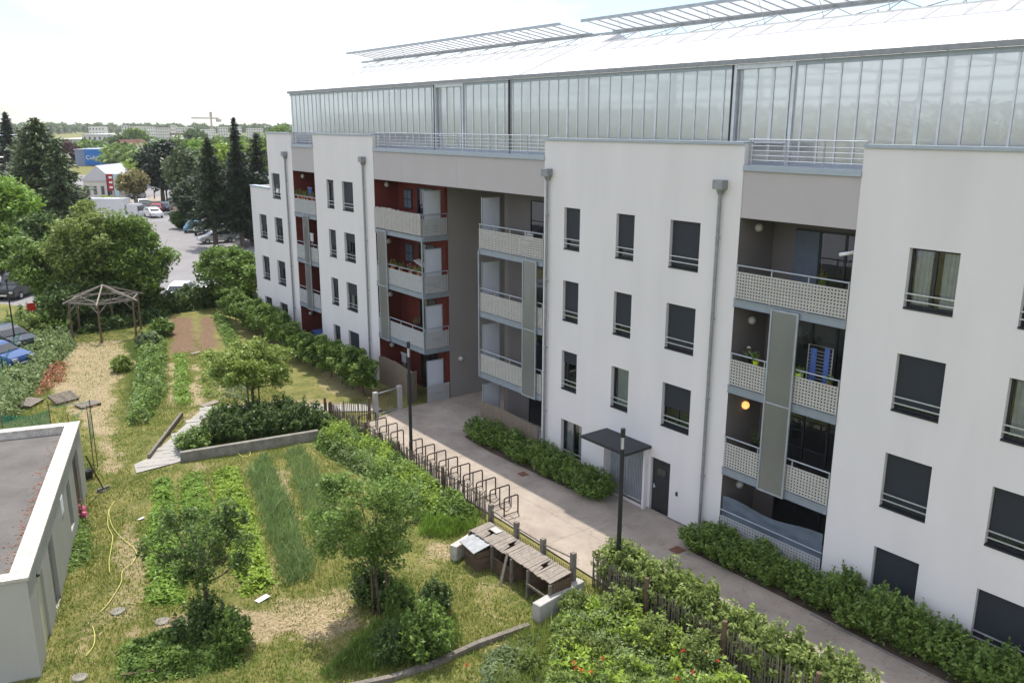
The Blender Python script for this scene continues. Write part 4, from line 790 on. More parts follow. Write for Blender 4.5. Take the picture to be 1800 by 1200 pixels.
# garden gate
gx0, gy0 = G(661, 733); gx1, gy1 = G(703, 720); e = empty('garden_gate', (gx0, gy0, 0), 'low metal gate with light grey posts beside the reed screen', 'gate')
for x, y in ((gx0, gy0), (gx1, gy1)): MB().box(x-.1, x+.1, y-.1, y+.1, 0, 1.25).build('post', 'concrete', e)
MB().bar((gx0+.1, gy0, 1.15), (gx1-.1, gy1, 1.15), .04, .04).bar((gx0+.1, gy0, .12), (gx1-.1, gy1, .12), .04, .04).build('frame', 'galvanised', e)
p = MB()
for i in range(14): t = (i+.5)/14; x = gx0+.1+(gx1-gx0-.2)*t; y = gy0+(gy1-gy0)*t; p.tube([(x, y, .1), (x, y, 1.15)], .01, 5)
p.build('bar', 'wood_brown', e)
# reed and board screens of the ground floor gardens
def reed(a, b, z0, z1, m, label, seed, wav=.12):
    rr = random.Random(seed); A = Vector((*a, 0)); B = Vector((*b, 0)); L = (B-A).length; d = (B-A)/L; p = MB(); k = 0.; w = .09
    while k < L-w: c = A+d*(k+w/2); h = z1+wav*math.sin(k*1.3)+rr.uniform(-.03, .03); p.bar((c.x, c.y, z0), (c.x, c.y, h), w*.96, .02+rr.uniform(0, .015), (d.y, -d.x, 0)); k += w
    return tag(p.build('reed_screen', m), label, 'screen')
reed((X0-.12, 39.6), (X0-.12, 35.7), 0, 1.5, 'reed', 'brown reed screen fencing the ground floor terrace under the red balconies', 1, .08)
reed((X0-.12, 35.7), (X0-.9, 35.4), 0, 1.55, 'reed', 'darker return of the reed screen next to the garden gate', 2, .03)
reed((X0-.1, 30.1), (X0-.1, 25.95), .68, 1.45, 'reed', 'frayed reed screen on the ground floor balcony right of the passage', 3, .06)
reed((X0-.09, 39.6), (X0-.09, 35.0), 8.45, 9.5, 'reed_pale', 'pale reed screen tied to the top red balcony, taller than its rail', 4, .03)
e = MB(); lattice(e, X0+.02, X0+1.3, .04, .85, y=34.86); e.box(X0-.02, X0+1.33, 34.85, 34.89, .86, .92); tag(e.build('terrace_railing', 'panel_grey'), 'grey punched metal railing closing the ground floor terrace towards the passage', 'railing')
def gf_balcony(y0, y1, label):
    e = empty('terrace_railing', (X0, y0, 0), label, 'railing'); MB().box(X0-.03, X0+1.6, y0+.006, y1-.006, .45, .62).build('edge_slab', 'concrete', e); MB().tube([(X0-.03, y0, 1.3), (X0-.03, y1, 1.3)], .022, 8).build('handrail', 'galvanised', e); p = MB(); lattice(p, y0+.03, y1-.03, .65, 1.1, x=X0-.02); p.build('railing_panel', 'panel_grey', e)
gf_balcony(12.62, 16.43, 'low ground floor railing under the blue tarpaulin'); gf_balcony(25.86, 30.2, 'low ground floor railing behind the frayed reed screen')
# blue grey tarpaulin sagging on the lowest balcony
m_ = MB(); n = 40
for i in range(n):
    q = []
    for j in (i, i+1): t = j/n; y = 16.38-t*3.72; q.append((y, 1.78-.1*math.sin(t*3.1)+.05*math.sin(t*9)+.1*t, .04*math.sin(j*.9)))
    for k in range(6):
        f0, f1 = k/6, (k+1)/6; m_.quad(*[(X0+.02+a[2]*(1-f)+.012*math.sin(f*22+a[0]*3), a[0], .75+(a[1]-.75)*f) for a, f in ((q[0], f0), (q[1], f0), (q[1], f1), (q[0], f1))])
tag(m_.build('tarpaulin', 'tarp_blue', smooth=True), 'blue grey tarpaulin sagging across the lowest balcony above the shrubs', 'tarpaulin')
# things on the balconies
def pot(x, y, z, m, label, leaf='leaf_mid', h=.35, r=.09, cat='potted plant', fl=None):
    e = empty('potted_plant', (x, y, z), label, cat); MB().tube([(x, y, z), (x, y, z+r*1.7)], [r*.75, r], 10).build('pot', m, e); P, s_ = shoots(np.random.default_rng(int(abs(x*31+y*97+z*13))), r*2, h, 12, 24, .02); P[:, 2] += r*1.6
    leafmesh('foliage', P, .03, leaf, e)
    if fl: leafmesh('flower', P[::9]+[0, 0, .03], .035, fl, e)
    return e
pot(X0+.1, 15.55, 6.4, 'lime', 'lime green pot with a small plant hung on the second balcony rail', h=.3, r=.1)
pot(X0+.1, 14.0, 6.32, 'lime', 'wide lime green planter on the right half of the second balcony', h=.2, r=.13); pot(X0+.1, 13.0, 6.3, 'terracotta', 'terracotta pot at the right end of the second balcony', h=.3)
pot(X0+.5, 13.8, 8.9, 'terracotta', 'pot of red flowers behind the top right balcony rail', fl='petal_red', h=.6)
pot(X0+.2, 15.9, 6.4, 'plastic_black', 'dark pot with white flowers on the left of the second balcony', 'leaf_dark', fl='petal_white')
for i, y in enumerate((38.2, 37.4, 36.4, 35.6)): pot(X0+.12, y, 6.35, 'terracotta', ORD[i]+' flower pot from the left on the second red balcony rail', fl=('petal_red', None, 'petal_pink', 'petal_yellow')[i], h=.4, r=.12)
for i, y in enumerate((49.5, 48.9, 48.2, 47.5)): pot(X0+.12, y, 9.2, 'terracotta', ORD[i]+' plant pot from the left on the top balcony of the narrow red recess', h=.4, r=.14, leaf=('leaf_mid', 'leaf_ochre')[i % 2])
pot(X0+.5, 47.4, 6.3, 'terracotta', 'bushy plant with pale blossom on the third balcony of the narrow red recess', h=.7, r=.14, fl='petal_white'); pot(X0+.3, 36.2, 3.6, 'plastic_black', 'straggly dark plant on the lowest red balcony', 'leaf_dark', h=.5, r=.12)
pot(X0+.6, 15.7, 3.4, 'plastic_black', 'dark leafy clutter of plants on the lower left balcony beside the lit lamp', 'leaf_dark', h=.55, r=.16)
def rack(y, z, x, w, h, m, label, n=9, ln=None):
    e = empty('drying_rack', (x, y, z), label, 'drying rack'); p = MB(); p.tube([(x, y, z), (x, y, z+h), (x, y+w, z+h), (x, y+w, z)], .018, 6)
    for i in range(n): zz = z+h*(.25+.72*i/n); p.tube([(x, y, zz), (x, y+w, zz)], .009, 4)
    p.build('frame', m, e)
    if ln: MB().box(x-.03, x-.02, y+.08, y+.25, z+h*.3, z+h).box(x-.03, x-.02, y+w-.3, y+w-.1, z+h*.2, z+h*.95).build('laundry', ln, e)
rack(13.25, 5.6, X0+.55, .8, 1.75, 'steel_light', 'folded drying rack with blue towels on the second balcony at the right', 12, 'blue_plastic')
rack(27.6, 5.6, X0+.7, .35, 1.5, 'steel_light', 'narrow pale folding rack on the middle balcony right of the passage', 3)
def chair(x, y, z, m, label, rz=0.):
    e = empty('balcony_chair', (0, 0, 0)); MB().box(-.2, .2, -.2, .2, .43, .45).build('seat', m, e); q = MB().tube([(-.2, .2, 0), (-.2, .22, .9), (.2, .22, .9), (.2, .2, 0)], .015, 6).tube([(-.2, -.2, 0), (-.2, -.2, .62), (-.2, .2, .62)], .015, 6).tube([(.2, -.2, 0), (.2, -.2, .62), (.2, .2, .62)], .015, 6)
    q.build('frame', 'steel_light', e); b = MB()
    for k in range(4): b.box(-.18, .18, .21, .225, .55+k*.09, .6+k*.09)
    b.build('backrest', m, e); place(e, x, y, z, rz); return tag(e, label, 'chair')
chair(X0+.45, 29.1, 8.45, 'steel_light', 'pale tubular chair on the top balcony right of the passage, left of the table', .6); chair(X0+.5, 27.6, 8.45, 'white_paint', 'white slatted chair on the top balcony right of the passage', -1.2)
e = empty('balcony_table', (X0+.6, 28.4, 8.4), 'small dark balcony table between the two pale chairs', 'table'); MB().tube([(X0+.6, 28.4, 9.08), (X0+.6, 28.4, 9.12)], .33, 16).build('tabletop', 'plastic_black', e); MB().tube([(X0+.6, 28.4, 8.4), (X0+.6, 28.4, 9.08)], .03, 8).build('leg', 'plastic_black', e)
e = empty('cabinet', (X0+1.0, 27.5, 2.8), 'tall dark storage cabinet on the lowest balcony right of the passage', 'cabinet'); MB().box(X0+.7, X0+1.2, 27.3, 28.1, 2.82, 4.5).build('body', 'tarp_blue', e); MB().box(X0+.68, X0+.698, 27.33, 27.68, 2.88, 4.45).build('door', 'shutter_dark', e); MB().box(X0+.68, X0+.698, 27.72, 28.07, 2.88, 4.45).build('door', 'shutter_dark', e)
tag(MB().box(X0+.3, X0+.9, 47.8, 49.0, .0, .95).box(X0+.25, X0+.95, 47.7, 49.1, .95, 1.05).build('garden_box', 'blue_plastic', bevel=.03), 'blue plastic box on the ground floor terrace of the narrow red recess', 'box')
def parasol(x, y, z, m, label):
    e = empty('clothes_horse', (x, y, z), label, 'drying rack'); p = MB().tube([(x, y-.3, z), (x, y+.3, z+1.)], .015, 6).tube([(x, y+.3, z), (x, y-.3, z+1.)], .015, 6).tube([(x, y-.3, z+1), (x, y+.3, z+1)], .015, 6); p.build('frame', 'steel_light', e); MB().box(x-.02, x, y-.25, y+.2, z+.5, z+1.).build('laundry', m, e)
parasol(X0+.5, 38.0, .9, 'steel_light', 'crossed pale poles of a clothes horse behind the brown reed screen'); parasol(X0+.7, 49.2, 8.9, 'blue_plastic', 'laundry in blue on the top balcony of the narrow red recess'); parasol(X0+.7, 49.3, 6.1, 'white_cloth', 'white laundry on the third balcony of the narrow red recess')
for a, b, m, l in ((X0+.75, 36.9, 'white_paint', 'white tilted shade on the second red balcony'),): tag(MB().bar((a, b, 7.0), (a+.2, b-.5, 6.7), .5, .02).build('folded_shade', m), l, 'shade')
# compost bins
Z1 = 1.0; bl, br, frr, fl_ = [G(*q, Z1) for q in ((861, 916), (1005, 1006), (967, 1021), (826, 926))]
e = empty('compost_bins', (*fl_, 0), 'row of four weathered timber compost bins with a boarded lid against the fence', 'compost bins'); rr = random.Random(3)
def L2(a, b, t): return (a[0]+(b[0]-a[0])*t, a[1]+(b[1]-a[1])*t)
n = 40
holes = (.13, .40, .80)
for seg in range(4):
    p = MB()
    for i in range(seg*10, seg*10+10):
        t0, t1 = i/n+.001, (i+1)/n-.001; A0, A1, B0, B1 = L2(bl, br, t0), L2(bl, br, t1), L2(fl_, frr, t0), L2(fl_, frr, t1); dz = rr.uniform(-.008, .012)+seg*.012-.02*(seg % 2); s = .0
        parts = [(0., 1.)]
        if any(abs((t0+t1)/2-h) < .035 for h in holes): parts = [(0., .22), (.6, 1.)]
        for u, v in parts:
            v = v if v < 1 else 1+rr.uniform(-.02, .03); c = [(*L2(A0, B0, u), Z1+dz), (*L2(A1, B1, u), Z1+dz), (*L2(A1, B1, v), Z1+dz-.1), (*L2(A0, B0, v), Z1+dz-.1)]
            k = len(p.v); p.v += c+[(a, b, z-.025) for a, b, z in c]; p.f += [(k, k+1, k+2, k+3), (k+7, k+6, k+5, k+4)]+[(k+a, k+a+4, k+(a+1) % 4+4, k+(a+1) % 4) for a in range(4)]
    p.build('lid', 'wood_pale', e)
for t in (0., .3, .55, .75, 1.):                    # side boards
    p = MB(); A_, B_ = L2(bl, br, t), L2(fl_, frr, t)
    for k in range(8): c0, c1 = L2(A_, B_, k/8+.01), L2(A_, B_, (k+1)/8-.01); p.bar((*c0, .45), (*c1, .45), .025, .86)
    p.build('side_board', 'wood_brown', e)
for t in (0., .3, .55, .75, 1.): x, y = L2(fl_, frr, t); MB().box(x-.04, x+.04, y-.04, y+.04, 0, .87).build('front_post', 'wood_grey', e)
p = MB()
for k in range(46): c = L2(bl, br, k/46); p.bar((*c, .0), (*c, .93), .08, .02)
p.build('back_board', 'wood_brown', e)
p = MB()
for k in range(4): a_, b_ = L2(fl_, frr, .3), L2(fl_, frr, .52); p.bar((a_[0], a_[1], .1+k*.13), (b_[0], b_[1], .1+k*.13), .02, .1)
p.build('front_board', 'wood_brown', e)
a_, b_ = L2(fl_, frr, .77), L2(fl_, frr, .98); p = MB().bar((a_[0]-.1, a_[1], .5), (b_[0]-.1, b_[1], .5), .03, .07).bar((a_[0]-.1, a_[1], 0), (a_[0]-.1, a_[1], .5), .05, .05).bar((b_[0]-.1, b_[1], 0), (b_[0]-.1, b_[1], .5), .05, .05); p.build('front_frame', 'wood_grey', e)
# the boxed bin in front with a grey lid
x, y = L2(fl_, frr, .03); dx, dy = (frr[0]-fl_[0])/5.2, (frr[1]-fl_[1])/5.2
e = empty('lidded_box', (0, 0, 0), 'small brown boarded box with a tilted grey lid before the compost bins', 'box'); p = MB()
for k in range(3): p.box(-.36, .3, 0, .82, .02+k*.22, .22+k*.22)
p.build('body', 'wood_brown', e); i_ = MB(); i_.v += [(-.5, -.06, .68), (.34, -.06, .9), (.34, .9, .9), (-.5, .9, .68), (-.5, -.06, .71), (.34, -.06, .93), (.34, .9, .93), (-.5, .9, .71)]; i_.f += [(0, 3, 2, 1), (4, 5, 6, 7), (0, 1, 5, 4), (1, 2, 6, 5), (2, 3, 7, 6), (3, 0, 4, 7)]; i_.build('lid', 'zinc', e); place(e, x-.1, y-.95, 0, -.12)
x, y = L2(fl_, frr, .52); tag(MB().bar((x-.35, y, 0), (x-.02, y+.05, 1.0), .09, .03).build('plank', 'wood_pale'), 'loose plank leaning on the front of the compost bins', 'plank')
tag(MB().bar((*G(866, 928, .99), 1.), (*G(878, 936, .99), 1.0), .25, .02).build('board', 'panel_pale'), 'pale board lying on the compost lid near its left grate', 'board')
# timber pavilion
gc = G(190, 588); Rg = 2.2; e = empty('timber_pavilion', (*gc, 0), 'open hexagonal timber pavilion frame without roof cover under the trees', 'pavilion'); P6 = [(gc[0]+Rg*math.cos(R(60*k+8)), gc[1]+Rg*math.sin(R(60*k+8))) for k in range(6)]; hz_ = 2.45; ap = (*gc, 3.35)
for k in range(6):
    a, b = P6[k], P6[(k+1) % 6]; MB().tube([(*a, 0), (*a, hz_)], [.075, .06], 8).build('post', 'wood_brown', e); MB().bar((*a, hz_+.02), (*b, hz_+.02), .08, .1).build('ring_beam', 'wood_grey', e)
    oo = (gc[0]+(a[0]-gc[0])*1.16, gc[1]+(a[1]-gc[1])*1.16, hz_+.0); MB().bar(oo, ap, .08, .09).build('rafter', 'wood_pale', e)
    for s in (1, -1): c = P6[(k+s) % 6]; MB().bar((a[0], a[1], hz_-.6), (a[0]+(c[0]-a[0])*.25, a[1]+(c[1]-a[1])*.25, hz_-.02), .06, .06).build('brace', 'wood_grey', e)
    c = P6[(k+2) % 6]; MB().bar((*a, hz_+.1), (*c, hz_+.1), .06, .07).build('tie_beam', 'wood_grey', e)
# green net enclosure behind the shed
mn = bpy.data.materials.new('net'); mn.use_nodes = True; t = mn.node_tree; t.nodes.clear(); o_ = nn(t, 'ShaderNodeOutputMaterial'); d1 = nn(t, 'ShaderNodeBsdfDiffuse'); d1.inputs[0].default_value = (.02, .22, .15, 1); d2 = nn(t, 'ShaderNodeBsdfTransparent'); ms = nn(t, 'ShaderNodeMixShader', n0=.48); lk(t, d1.outputs[0], ms.inputs[1]); lk(t, d2.outputs[0], ms.inputs[2]); lk(t, ms.outputs[0], o_.inputs[0]); M['net'] = mn
cx_, cy_ = G(172, 822); e = empty('net_enclosure', (cx_, cy_, 0), 'green garden netting stretched between rusty poles behind the shed', 'netting'); tz = ztop(cx_, cy_, 702)
pl = [(cx_, cy_), (cx_-1.4, cy_+.5), (cx_-3.0, cy_+1.0), (cx_-4.6, cy_+1.4), (cx_-6.4, cy_+1.8)]; pr = [(cx_, cy_), (cx_-.3, cy_-1.0), (5.0, 33.9)]
for x, y in pl+pr[1:]: MB().tube([(x, y, 0), (x, y, tz*(1.03 if x < 6 else 1.))], .018, 6).build('pole', 'rust', e)
for (a, b) in zip(pl[1:], pl[2:]):
    p = MB(); n = 8
    for i in range(n): u, v = L2(a, b, i/n), L2(a, b, (i+1)/n); s0, s1 = [.12*math.sin(math.pi*k/n)*1.2 for k in (i, i+1)]; p.quad((*u, .35), (*v, .35), (*v, tz*.9-s1), (*u, tz*.9-s0))
    p.build('net', 'net', e)
p = MB().quad((*pr[0], 1.4), (*pr[1], 1.2), (*pr[1], tz*.8), (*pr[0], tz*.95)); p.build('net', 'net', e); MB().tube([(*pl[0], tz*.95), (*pr[2], 2.7)], .012, 4).tube([(*pl[0], tz*.97), (*pl[1], tz*.93)], .012, 4).build('rope', 'net_green', e)
def pallet(px, py, rz, tilt, label, m='wood_grey', sc=1.):
    e = empty('pallet'); 
    for k in range(6): MB().box(-.6, .6, -.4+k*.14, -.31+k*.14, .12, .14).build('top_board', m, e)
    for k in (-1, 0, 1): MB().box(k*.53-.05, k*.53+.05, -.4, .4, .0, .12).build('block', 'wood_brown', e)
    x, y = G(px, py); place(e, x, y, .02+abs(math.sin(tilt))*.4, rz, sc); e.rotation_euler[0] = tilt; tag(e, label, 'pallet')
pallet(112, 706, .35, .35, 'grey timber pallet propped up at the end of the straw path'); pallet(52, 712, .9, .1, 'broken pale pallet lying in the meadow plants', 'wood_pale'); pallet(155, 714, .3, .05, 'pale board pallet beside the net pole', 'wood_pale', .85)
# hose
def hose(pts, label):
    q = [Vector((*G(*p), .05)) for p in pts]; c = []
    for i in range(len(q)-1):
        p0, p1, p2, p3 = q[max(i-1, 0)], q[i], q[i+1], q[min(i+2, len(q)-1)]
        for k in range(6): t = k/6; c.append(tuple(.5*((2*p1)+(p2-p0)*t+(2*p0-5*p1+4*p2-p3)*t*t+(3*p1-p0-3*p2+p3)*t**3)))
    tag(MB().tube(c+[tuple(q[-1])], .014, 6).build('garden_hose', 'hose_yellow', smooth=True), label, 'hose')
hose([(202, 882), (192, 900), (197, 925), (212, 945), (235, 965), (240, 977), (232, 992), (216, 1005), (214, 1022), (209, 1034), (198, 1052), (188, 1066), (176, 1078)], 'yellow garden hose looping across the lawn beside the shed'); hose([(191, 898), (190, 925), (198, 945), (194, 975), (192, 990), (193, 1008)], 'straight stretch of yellow hose crossing the looped hose'); hose([(163, 1102), (167, 1120), (164, 1138), (150, 1156)], 'short end of yellow hose near the cream shed door'); hose([(425, 785), (418, 795), (425, 803), (438, 803), (440, 795)], 'pale hose coiled against the low planter wall')
def litter(px, py, s, m, l, c): x, y = G(px, py); tag(MB().bar((x-s, y, .05), (x+s, y+s*.6, .07), s, .02).build('litter', m), l, c)
litter(249, 914, .1, 'white_paint', 'white scrap of card on the lawn left of the vegetable row', 'card'); litter(463, 1056, .2, 'white_paint', 'white slat lying on the straw below the onion rows', 'slat'); litter(290, 627, .2, 'panel_pale', 'pale bag at the corner of the dug soil', 'bag'); litter(345, 622, .3, 'wood_pale', 'pale board at the foot of the dug soil', 'board'); litter(370, 712, .45, 'wood_pale', 'pale boards at the head of the slab path', 'board')
x, y = G(182, 862); e = empty('broom', (x, y, 0), 'long handled tool leaning on the far end of the shed', 'garden tool'); sx, sy = G(150, 800, 1.8); MB().tube([(x, y, .1), (sx, sy, 1.8)], .03, 6).build('handle', 'wood_brown', e); MB().bar((x-.22, y-.06, .08), (x+.22, y+.1, .08), .1, .1).build('head', 'wood_grey', e)
x, y = G(156, 840); pot(x, y, 0, 'plastic_black', 'black bucket with leaves beside the leaning garden tool', h=.3, r=.2)
x, y = G(141, 912); e = pot(x, y, 0, 'terracotta', 'pink flowering plant against the shed wall', h=.5, r=.14, fl='petal_pink', cat='plant'); P, _ = shoots(np.random.default_rng(3), .3, .55, 14, 30, .05); leafmesh('flower', P, .06, 'petal_pink', e)
# ================================================================ planting
used.clear()
def put(src, x, y, z, rz, sc, label, cat, group=None):
    o = src if src not in used else copy_tree(src); used.add(src); place(o, x, y, z, rz, sc); tag(o, label, cat)
    if group: o['group'] = group
    elif 'group' in o: del o['group']
    return o
sh1 = [make_shrub('shrub', .75, 1.25, 'leaf_mid', 74, 60, .054, s, .08) for s in (1, 2, 3)]
rr = random.Random(12)
for i in range(10): put(sh1[i % 3], 20.55+rr.uniform(-.12, .12), 29.4-i*.86, .04, rr.uniform(0, 6), (rr.uniform(.95, 1.15), rr.uniform(.95, 1.15), rr.uniform(.75, .98)), ORD[i]+' shrub from the passage in the bed leading to the entrance', 'shrub', 'shrubs in the bed by the entrance')
for i in range(17): put(sh1[(i+1) % 3], 20.62+rr.uniform(-.15, .15), 16.55-i*.72, .04, rr.uniform(0, 6), (rr.uniform(.85, 1.15), rr.uniform(.85, 1.15), rr.uniform(.65, 1.25)), ORD[i]+' shrub from the downpipe in the bed below the tarpaulin', 'shrub', 'shrubs in the bed at the lower right')
sh2 = [make_shrub('hedge_shrub', .8, 1.5, 'leaf_olive', 80, 58, .06, s, .09) for s in (7, 8, 9)]
for i in range(13): put(sh2[i % 3], 16.85+.12*math.sin(i*2.), 16.7-i*.66, .0, rr.uniform(0, 6), (rr.uniform(.85, 1.1), rr.uniform(.95, 1.2), rr.uniform(.8, 1.15)), ORD[i]+' hedge shrub from the near lamp post, behind the paling fence', 'shrub', 'hedge shrubs along the near paling fence')
for i, (px, py, s, l) in enumerate(((1010, 1085, .6, 'dark ragged bush right of the concrete bin wall'), (1085, 1095, .75, 'tall ragged bush on the garden side of the near fence'), (1150, 1150, .8, 'ragged bush with poppies around it, nearest the lower edge'), (1230, 1180, .75, 'ragged bush in the lower right corner of the garden'), (1000, 1150, .5, 'small ragged bush before the wild plants'), (930, 1180, .45, 'lowest small bush beside the timber edging'))):
    x, y = G(px, py); put(sh2[i % 3], x, y, 0, rr.uniform(0, 6), s, l, 'shrub')
for i, (px, py) in enumerate(((1012, 1178), (1022, 1182), (1040, 1186), (1200, 1148), (1240, 1150), (1262, 1165), (1218, 1186), (1060, 1160), (1008, 1168), (1190, 1197), (820, 1172))):
    x, y = G(px, py, .7); P = np.random.default_rng(i).normal(0, .035, (14, 3))+[0, 0, .0]; e = empty('poppy', (x, y, 0), ORD[i]+' red poppy from the left among the wild plants at the lower edge', 'flower', 'red poppies in the wild plants'); leafmesh('flower', P*.7+[0, 0, .78], .026, 'petal_red', e, upb=1.5); MB().tube([(x, y, 0), (x, y, .78)], .006, 4).build('stem', 'leaf_mid', e)
# planted bed behind the low wall
sh3 = [make_shrub('dark_shrub', .95, 1.5, ('leaf_dark', 'leaf_mid')[s-4], 90, 60, .062, s, .1) for s in (4, 5)]
for i, (px, py) in enumerate(((345, 790), (385, 775), (425, 775), (465, 768), (505, 764), (540, 758), (400, 752), (450, 748), (500, 745))): x, y = G(px, py); put(sh3[1 if i in (0, 6) else 0], x, y, 0, rr.uniform(0, 6), (1, 1, rr.uniform(.75, 1.05) if i else .65), ORD[i]+' dark shrub from the left in the bed behind the low concrete wall', 'shrub', 'dark shrubs in the walled bed')
for i, (px, py, h, l) in enumerate(((362, 1130, 1.2, 'large dark bush at the foot of the vase shaped tree'), (405, 1140, .95, 'dark bush right of the vase shaped tree trunk'), (655, 1060, 1.1, 'dark bush round the foot of the staked tree'), (700, 1075, .85, 'low dark bush right of the staked tree'), (765, 1075, .85, 'broad leaved bush right of the staked tree on the lawn'), (745, 1150, 1.25, 'big dark bush on the lawn in front of the staked tree'), (690, 1160, .9, 'lower bush left of the big dark lawn bush'))):
    x, y = G(px, py); put(sh3[i % 2], x, y, 0, rr.uniform(0, 6), (h*.72, h*.72, h*.8), l, 'shrub')
for px, py, h, m, l, r in ((215, 652, .9, 'leaf_yellow', 'small yellow green bush at the edge of the straw path', .6), (285, 590, 1.2, 'leaf_mid', 'round green bush left of the dug soil', .9), (262, 610, 1.0, 'leaf_grey', 'grey leaved bush before the timber pavilion', .8), (45, 590, 2.0, 'leaf_mid', 'bush at the far corner of the car park fence', 1.6), (100, 585, 1.7, 'leaf_mid', 'green bush behind the straw path at the left', 1.6), (130, 870-30, .01, 'leaf_mid', '', 0)):
    if r: x, y = G(px, py); e = make_shrub('bush', r, h, m, 60, 50, .09, int(px), .1); place(e, x, y); tag(e, l, 'bush')
# fruit hedge along the building
fr = [make_tree('hedge_tree', 2.3, .25, .72, 'leaf_mid', 34, 130, .075, .28, s, .035, limbs=8, inner=.2) for s in (31, 32, 33)]
for i in range(17): t = i/16; put(fr[i % 3], 19.95-.6*t, 59.6-21.6*t, 0, rr.uniform(0, 6), (rr.uniform(1., 1.25), rr.uniform(1.0, 1.3), rr.uniform(.95, 1.3)*(1-.12*t)), ORD[i]+' small tree from the far end of the hedge along the facade', 'tree', 'small trees of the fruit hedge')
# three garden trees
x, y = G(366, 1090); e = make_tree('vase_tree', ztop(x, y, 882), 1.2, 1.35, 'leaf_vase', 60, 120, .06, .25, 3, .065, cone=-.35, limbs=26, inner=.45, flat=1.2); place(e, x, y); tag(e, 'small dark leaved tree of open vase shape nearest the shed', 'tree')
x, y = G(668, 1078); e = make_tree('round_tree', ztop(x, y, 786), 1.15, 1.95, 'leaf_mid', 100, 140, .055, .34, 4, .045, limbs=26, inner=.3, lean=-.2); place(e, x, y); tag(e, 'airy round green tree with two stakes in the middle of the garden', 'tree')
for s in ((-.18, .08), (.2, -.06)): MB().tube([(x+s[0], y+s[1], 0), (x+s[0], y+s[1], 1.45)], .03, 6).build('stake', 'wood_brown', e) if 0 else None
for s, l in (((-.18, .08), 'left timber stake beside the trunk of the airy round tree'), ((.2, -.06), 'right timber stake beside the trunk of the airy round tree')): tag(MB().tube([(x+s[0], y+s[1], 0), (x+s[0], y+s[1], 1.45)], .03, 6).build('tree_stake', 'wood_brown'), l, 'stake')
x, y = G(447, 727); e = make_tree('spreading_tree', ztop(x, y, 598), 1.15, 2.15, 'leaf_yellow', 110, 130, .08, .4, 5, .06, limbs=26, inner=.3, flat=.7, cone=-.05); place(e, x, y); tag(e, 'spreading yellow green tree held by three dark stakes beside the slab path', 'tree')
for k, l in enumerate(('left', 'middle', 'right')): a = k*2.1; tag(MB().tube([(x+.3*math.cos(a), y+.3*math.sin(a), 0), (x+.3*math.cos(a), y+.3*math.sin(a), 1.6)], .035, 6).build('tree_stake', 'wood_brown'), l+' dark stake round the trunk of the spreading yellow green tree', 'stake')
# ================================================================ trees beyond the garden
def far_pt(px, dist):                               # ground point at a distance measured along the view
    d = fw+r2*((px-900)/F)-u2*((221-600)/F); t = dist/math.hypot(d.x, d.y)*1.; return (d.x*t, d.y*t)
def tree_at(px, by, ty, wpx, kind, label, name, m, seed, cat='tree', **k):
    x, y = G(px, by); h = ztop(x, y, ty); r = wpx/2*depth(x, y)/F; e = kind(name, h, r=r, m=m, seed=seed, **k); place(e, x, y); return tag(e, label, cat)
T = lambda name, h, r, m, seed, **k: make_tree(name, h, k.pop('z0', .25)*h, r, m, seed=seed, **k)
CN = lambda name, h, r, m, seed, **k: make_conifer(name, h, r, m, seed=seed, **k)
big = dict(nc=120, per=230, size=.13, cr=.8, tr=.16, inner=.35, z0=.12, limbs=30)
tree_at(98, 552, 402, 135, T, 'broad green tree over the parked dark van, left of the timber pavilion', 'broadleaf_tree', 'leaf_mid', 51, **big)
tree_at(172, 556, 357, 150, T, 'tallest green tree directly behind the timber pavilion', 'broadleaf_tree', 'leaf_olive', 52, **big)
tree_at(248, 552, 368, 122, T, 'green tree at the right of the timber pavilion leaning over the car park', 'broadleaf_tree', 'leaf_mid', 53, **big)
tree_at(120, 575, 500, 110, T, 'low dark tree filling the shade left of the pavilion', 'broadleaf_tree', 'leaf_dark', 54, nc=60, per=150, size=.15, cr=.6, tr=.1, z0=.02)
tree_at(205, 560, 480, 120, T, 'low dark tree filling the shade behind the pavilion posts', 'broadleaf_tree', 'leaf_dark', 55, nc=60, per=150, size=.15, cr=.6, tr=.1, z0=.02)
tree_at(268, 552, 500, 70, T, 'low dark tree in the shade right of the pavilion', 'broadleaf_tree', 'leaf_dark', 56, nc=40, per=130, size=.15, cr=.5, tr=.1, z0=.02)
tree_at(403, 537, 432, 108, T, 'dense bright green bush between the car park and the end of the building', 'large_bush', 'leaf_mid', 57, cat='bush', nc=85, per=170, size=.14, cr=.65, tr=.12, z0=.02, inner=.55)
tree_at(430, 520, 440, 60, T, 'darker bush touching the far corner of the building', 'large_bush', 'leaf_dark', 58, cat='bush', nc=50, per=150, size=.14, cr=.6, tr=.12, z0=.02, inner=.5)
tree_at(20, 470, 308, 110, T, 'bright green tree at the left edge in front of the grey warehouse', 'broadleaf_tree', 'leaf_bright', 59, nc=90, per=150, size=.24, cr=1.2, tr=.2, z0=.1)
tree_at(8, 505, 400, 90, T, 'green tree at the left edge above the silver car', 'broadleaf_tree', 'leaf_mid', 60, nc=70, per=150, size=.2, cr=.9, tr=.16, z0=.2)
tree_at(70, 480, 370, 90, T, 'dark tree under the big blue cedar', 'broadleaf_tree', 'leaf_dark', 61, nc=70, per=150, size=.24, cr=1.0, tr=.2, z0=.05)
tree_at(88, 425, 208, 190, CN, 'big ragged grey green cedar with a feathery top', 'cedar_tree', 'needle_mid', 62, nb=320, per=120, size=.34, z0=.03, droop=.16, power=.62, jag=.5, tr=.4, width=.3)
tree_at(55, 400, 225, 80, CN, 'second thinner top of the ragged cedar at its left', 'cedar_tree', 'needle_mid', 63, nb=110, per=60, size=.3, z0=.2, droop=.05, power=.9, jag=.5, tr=.25)
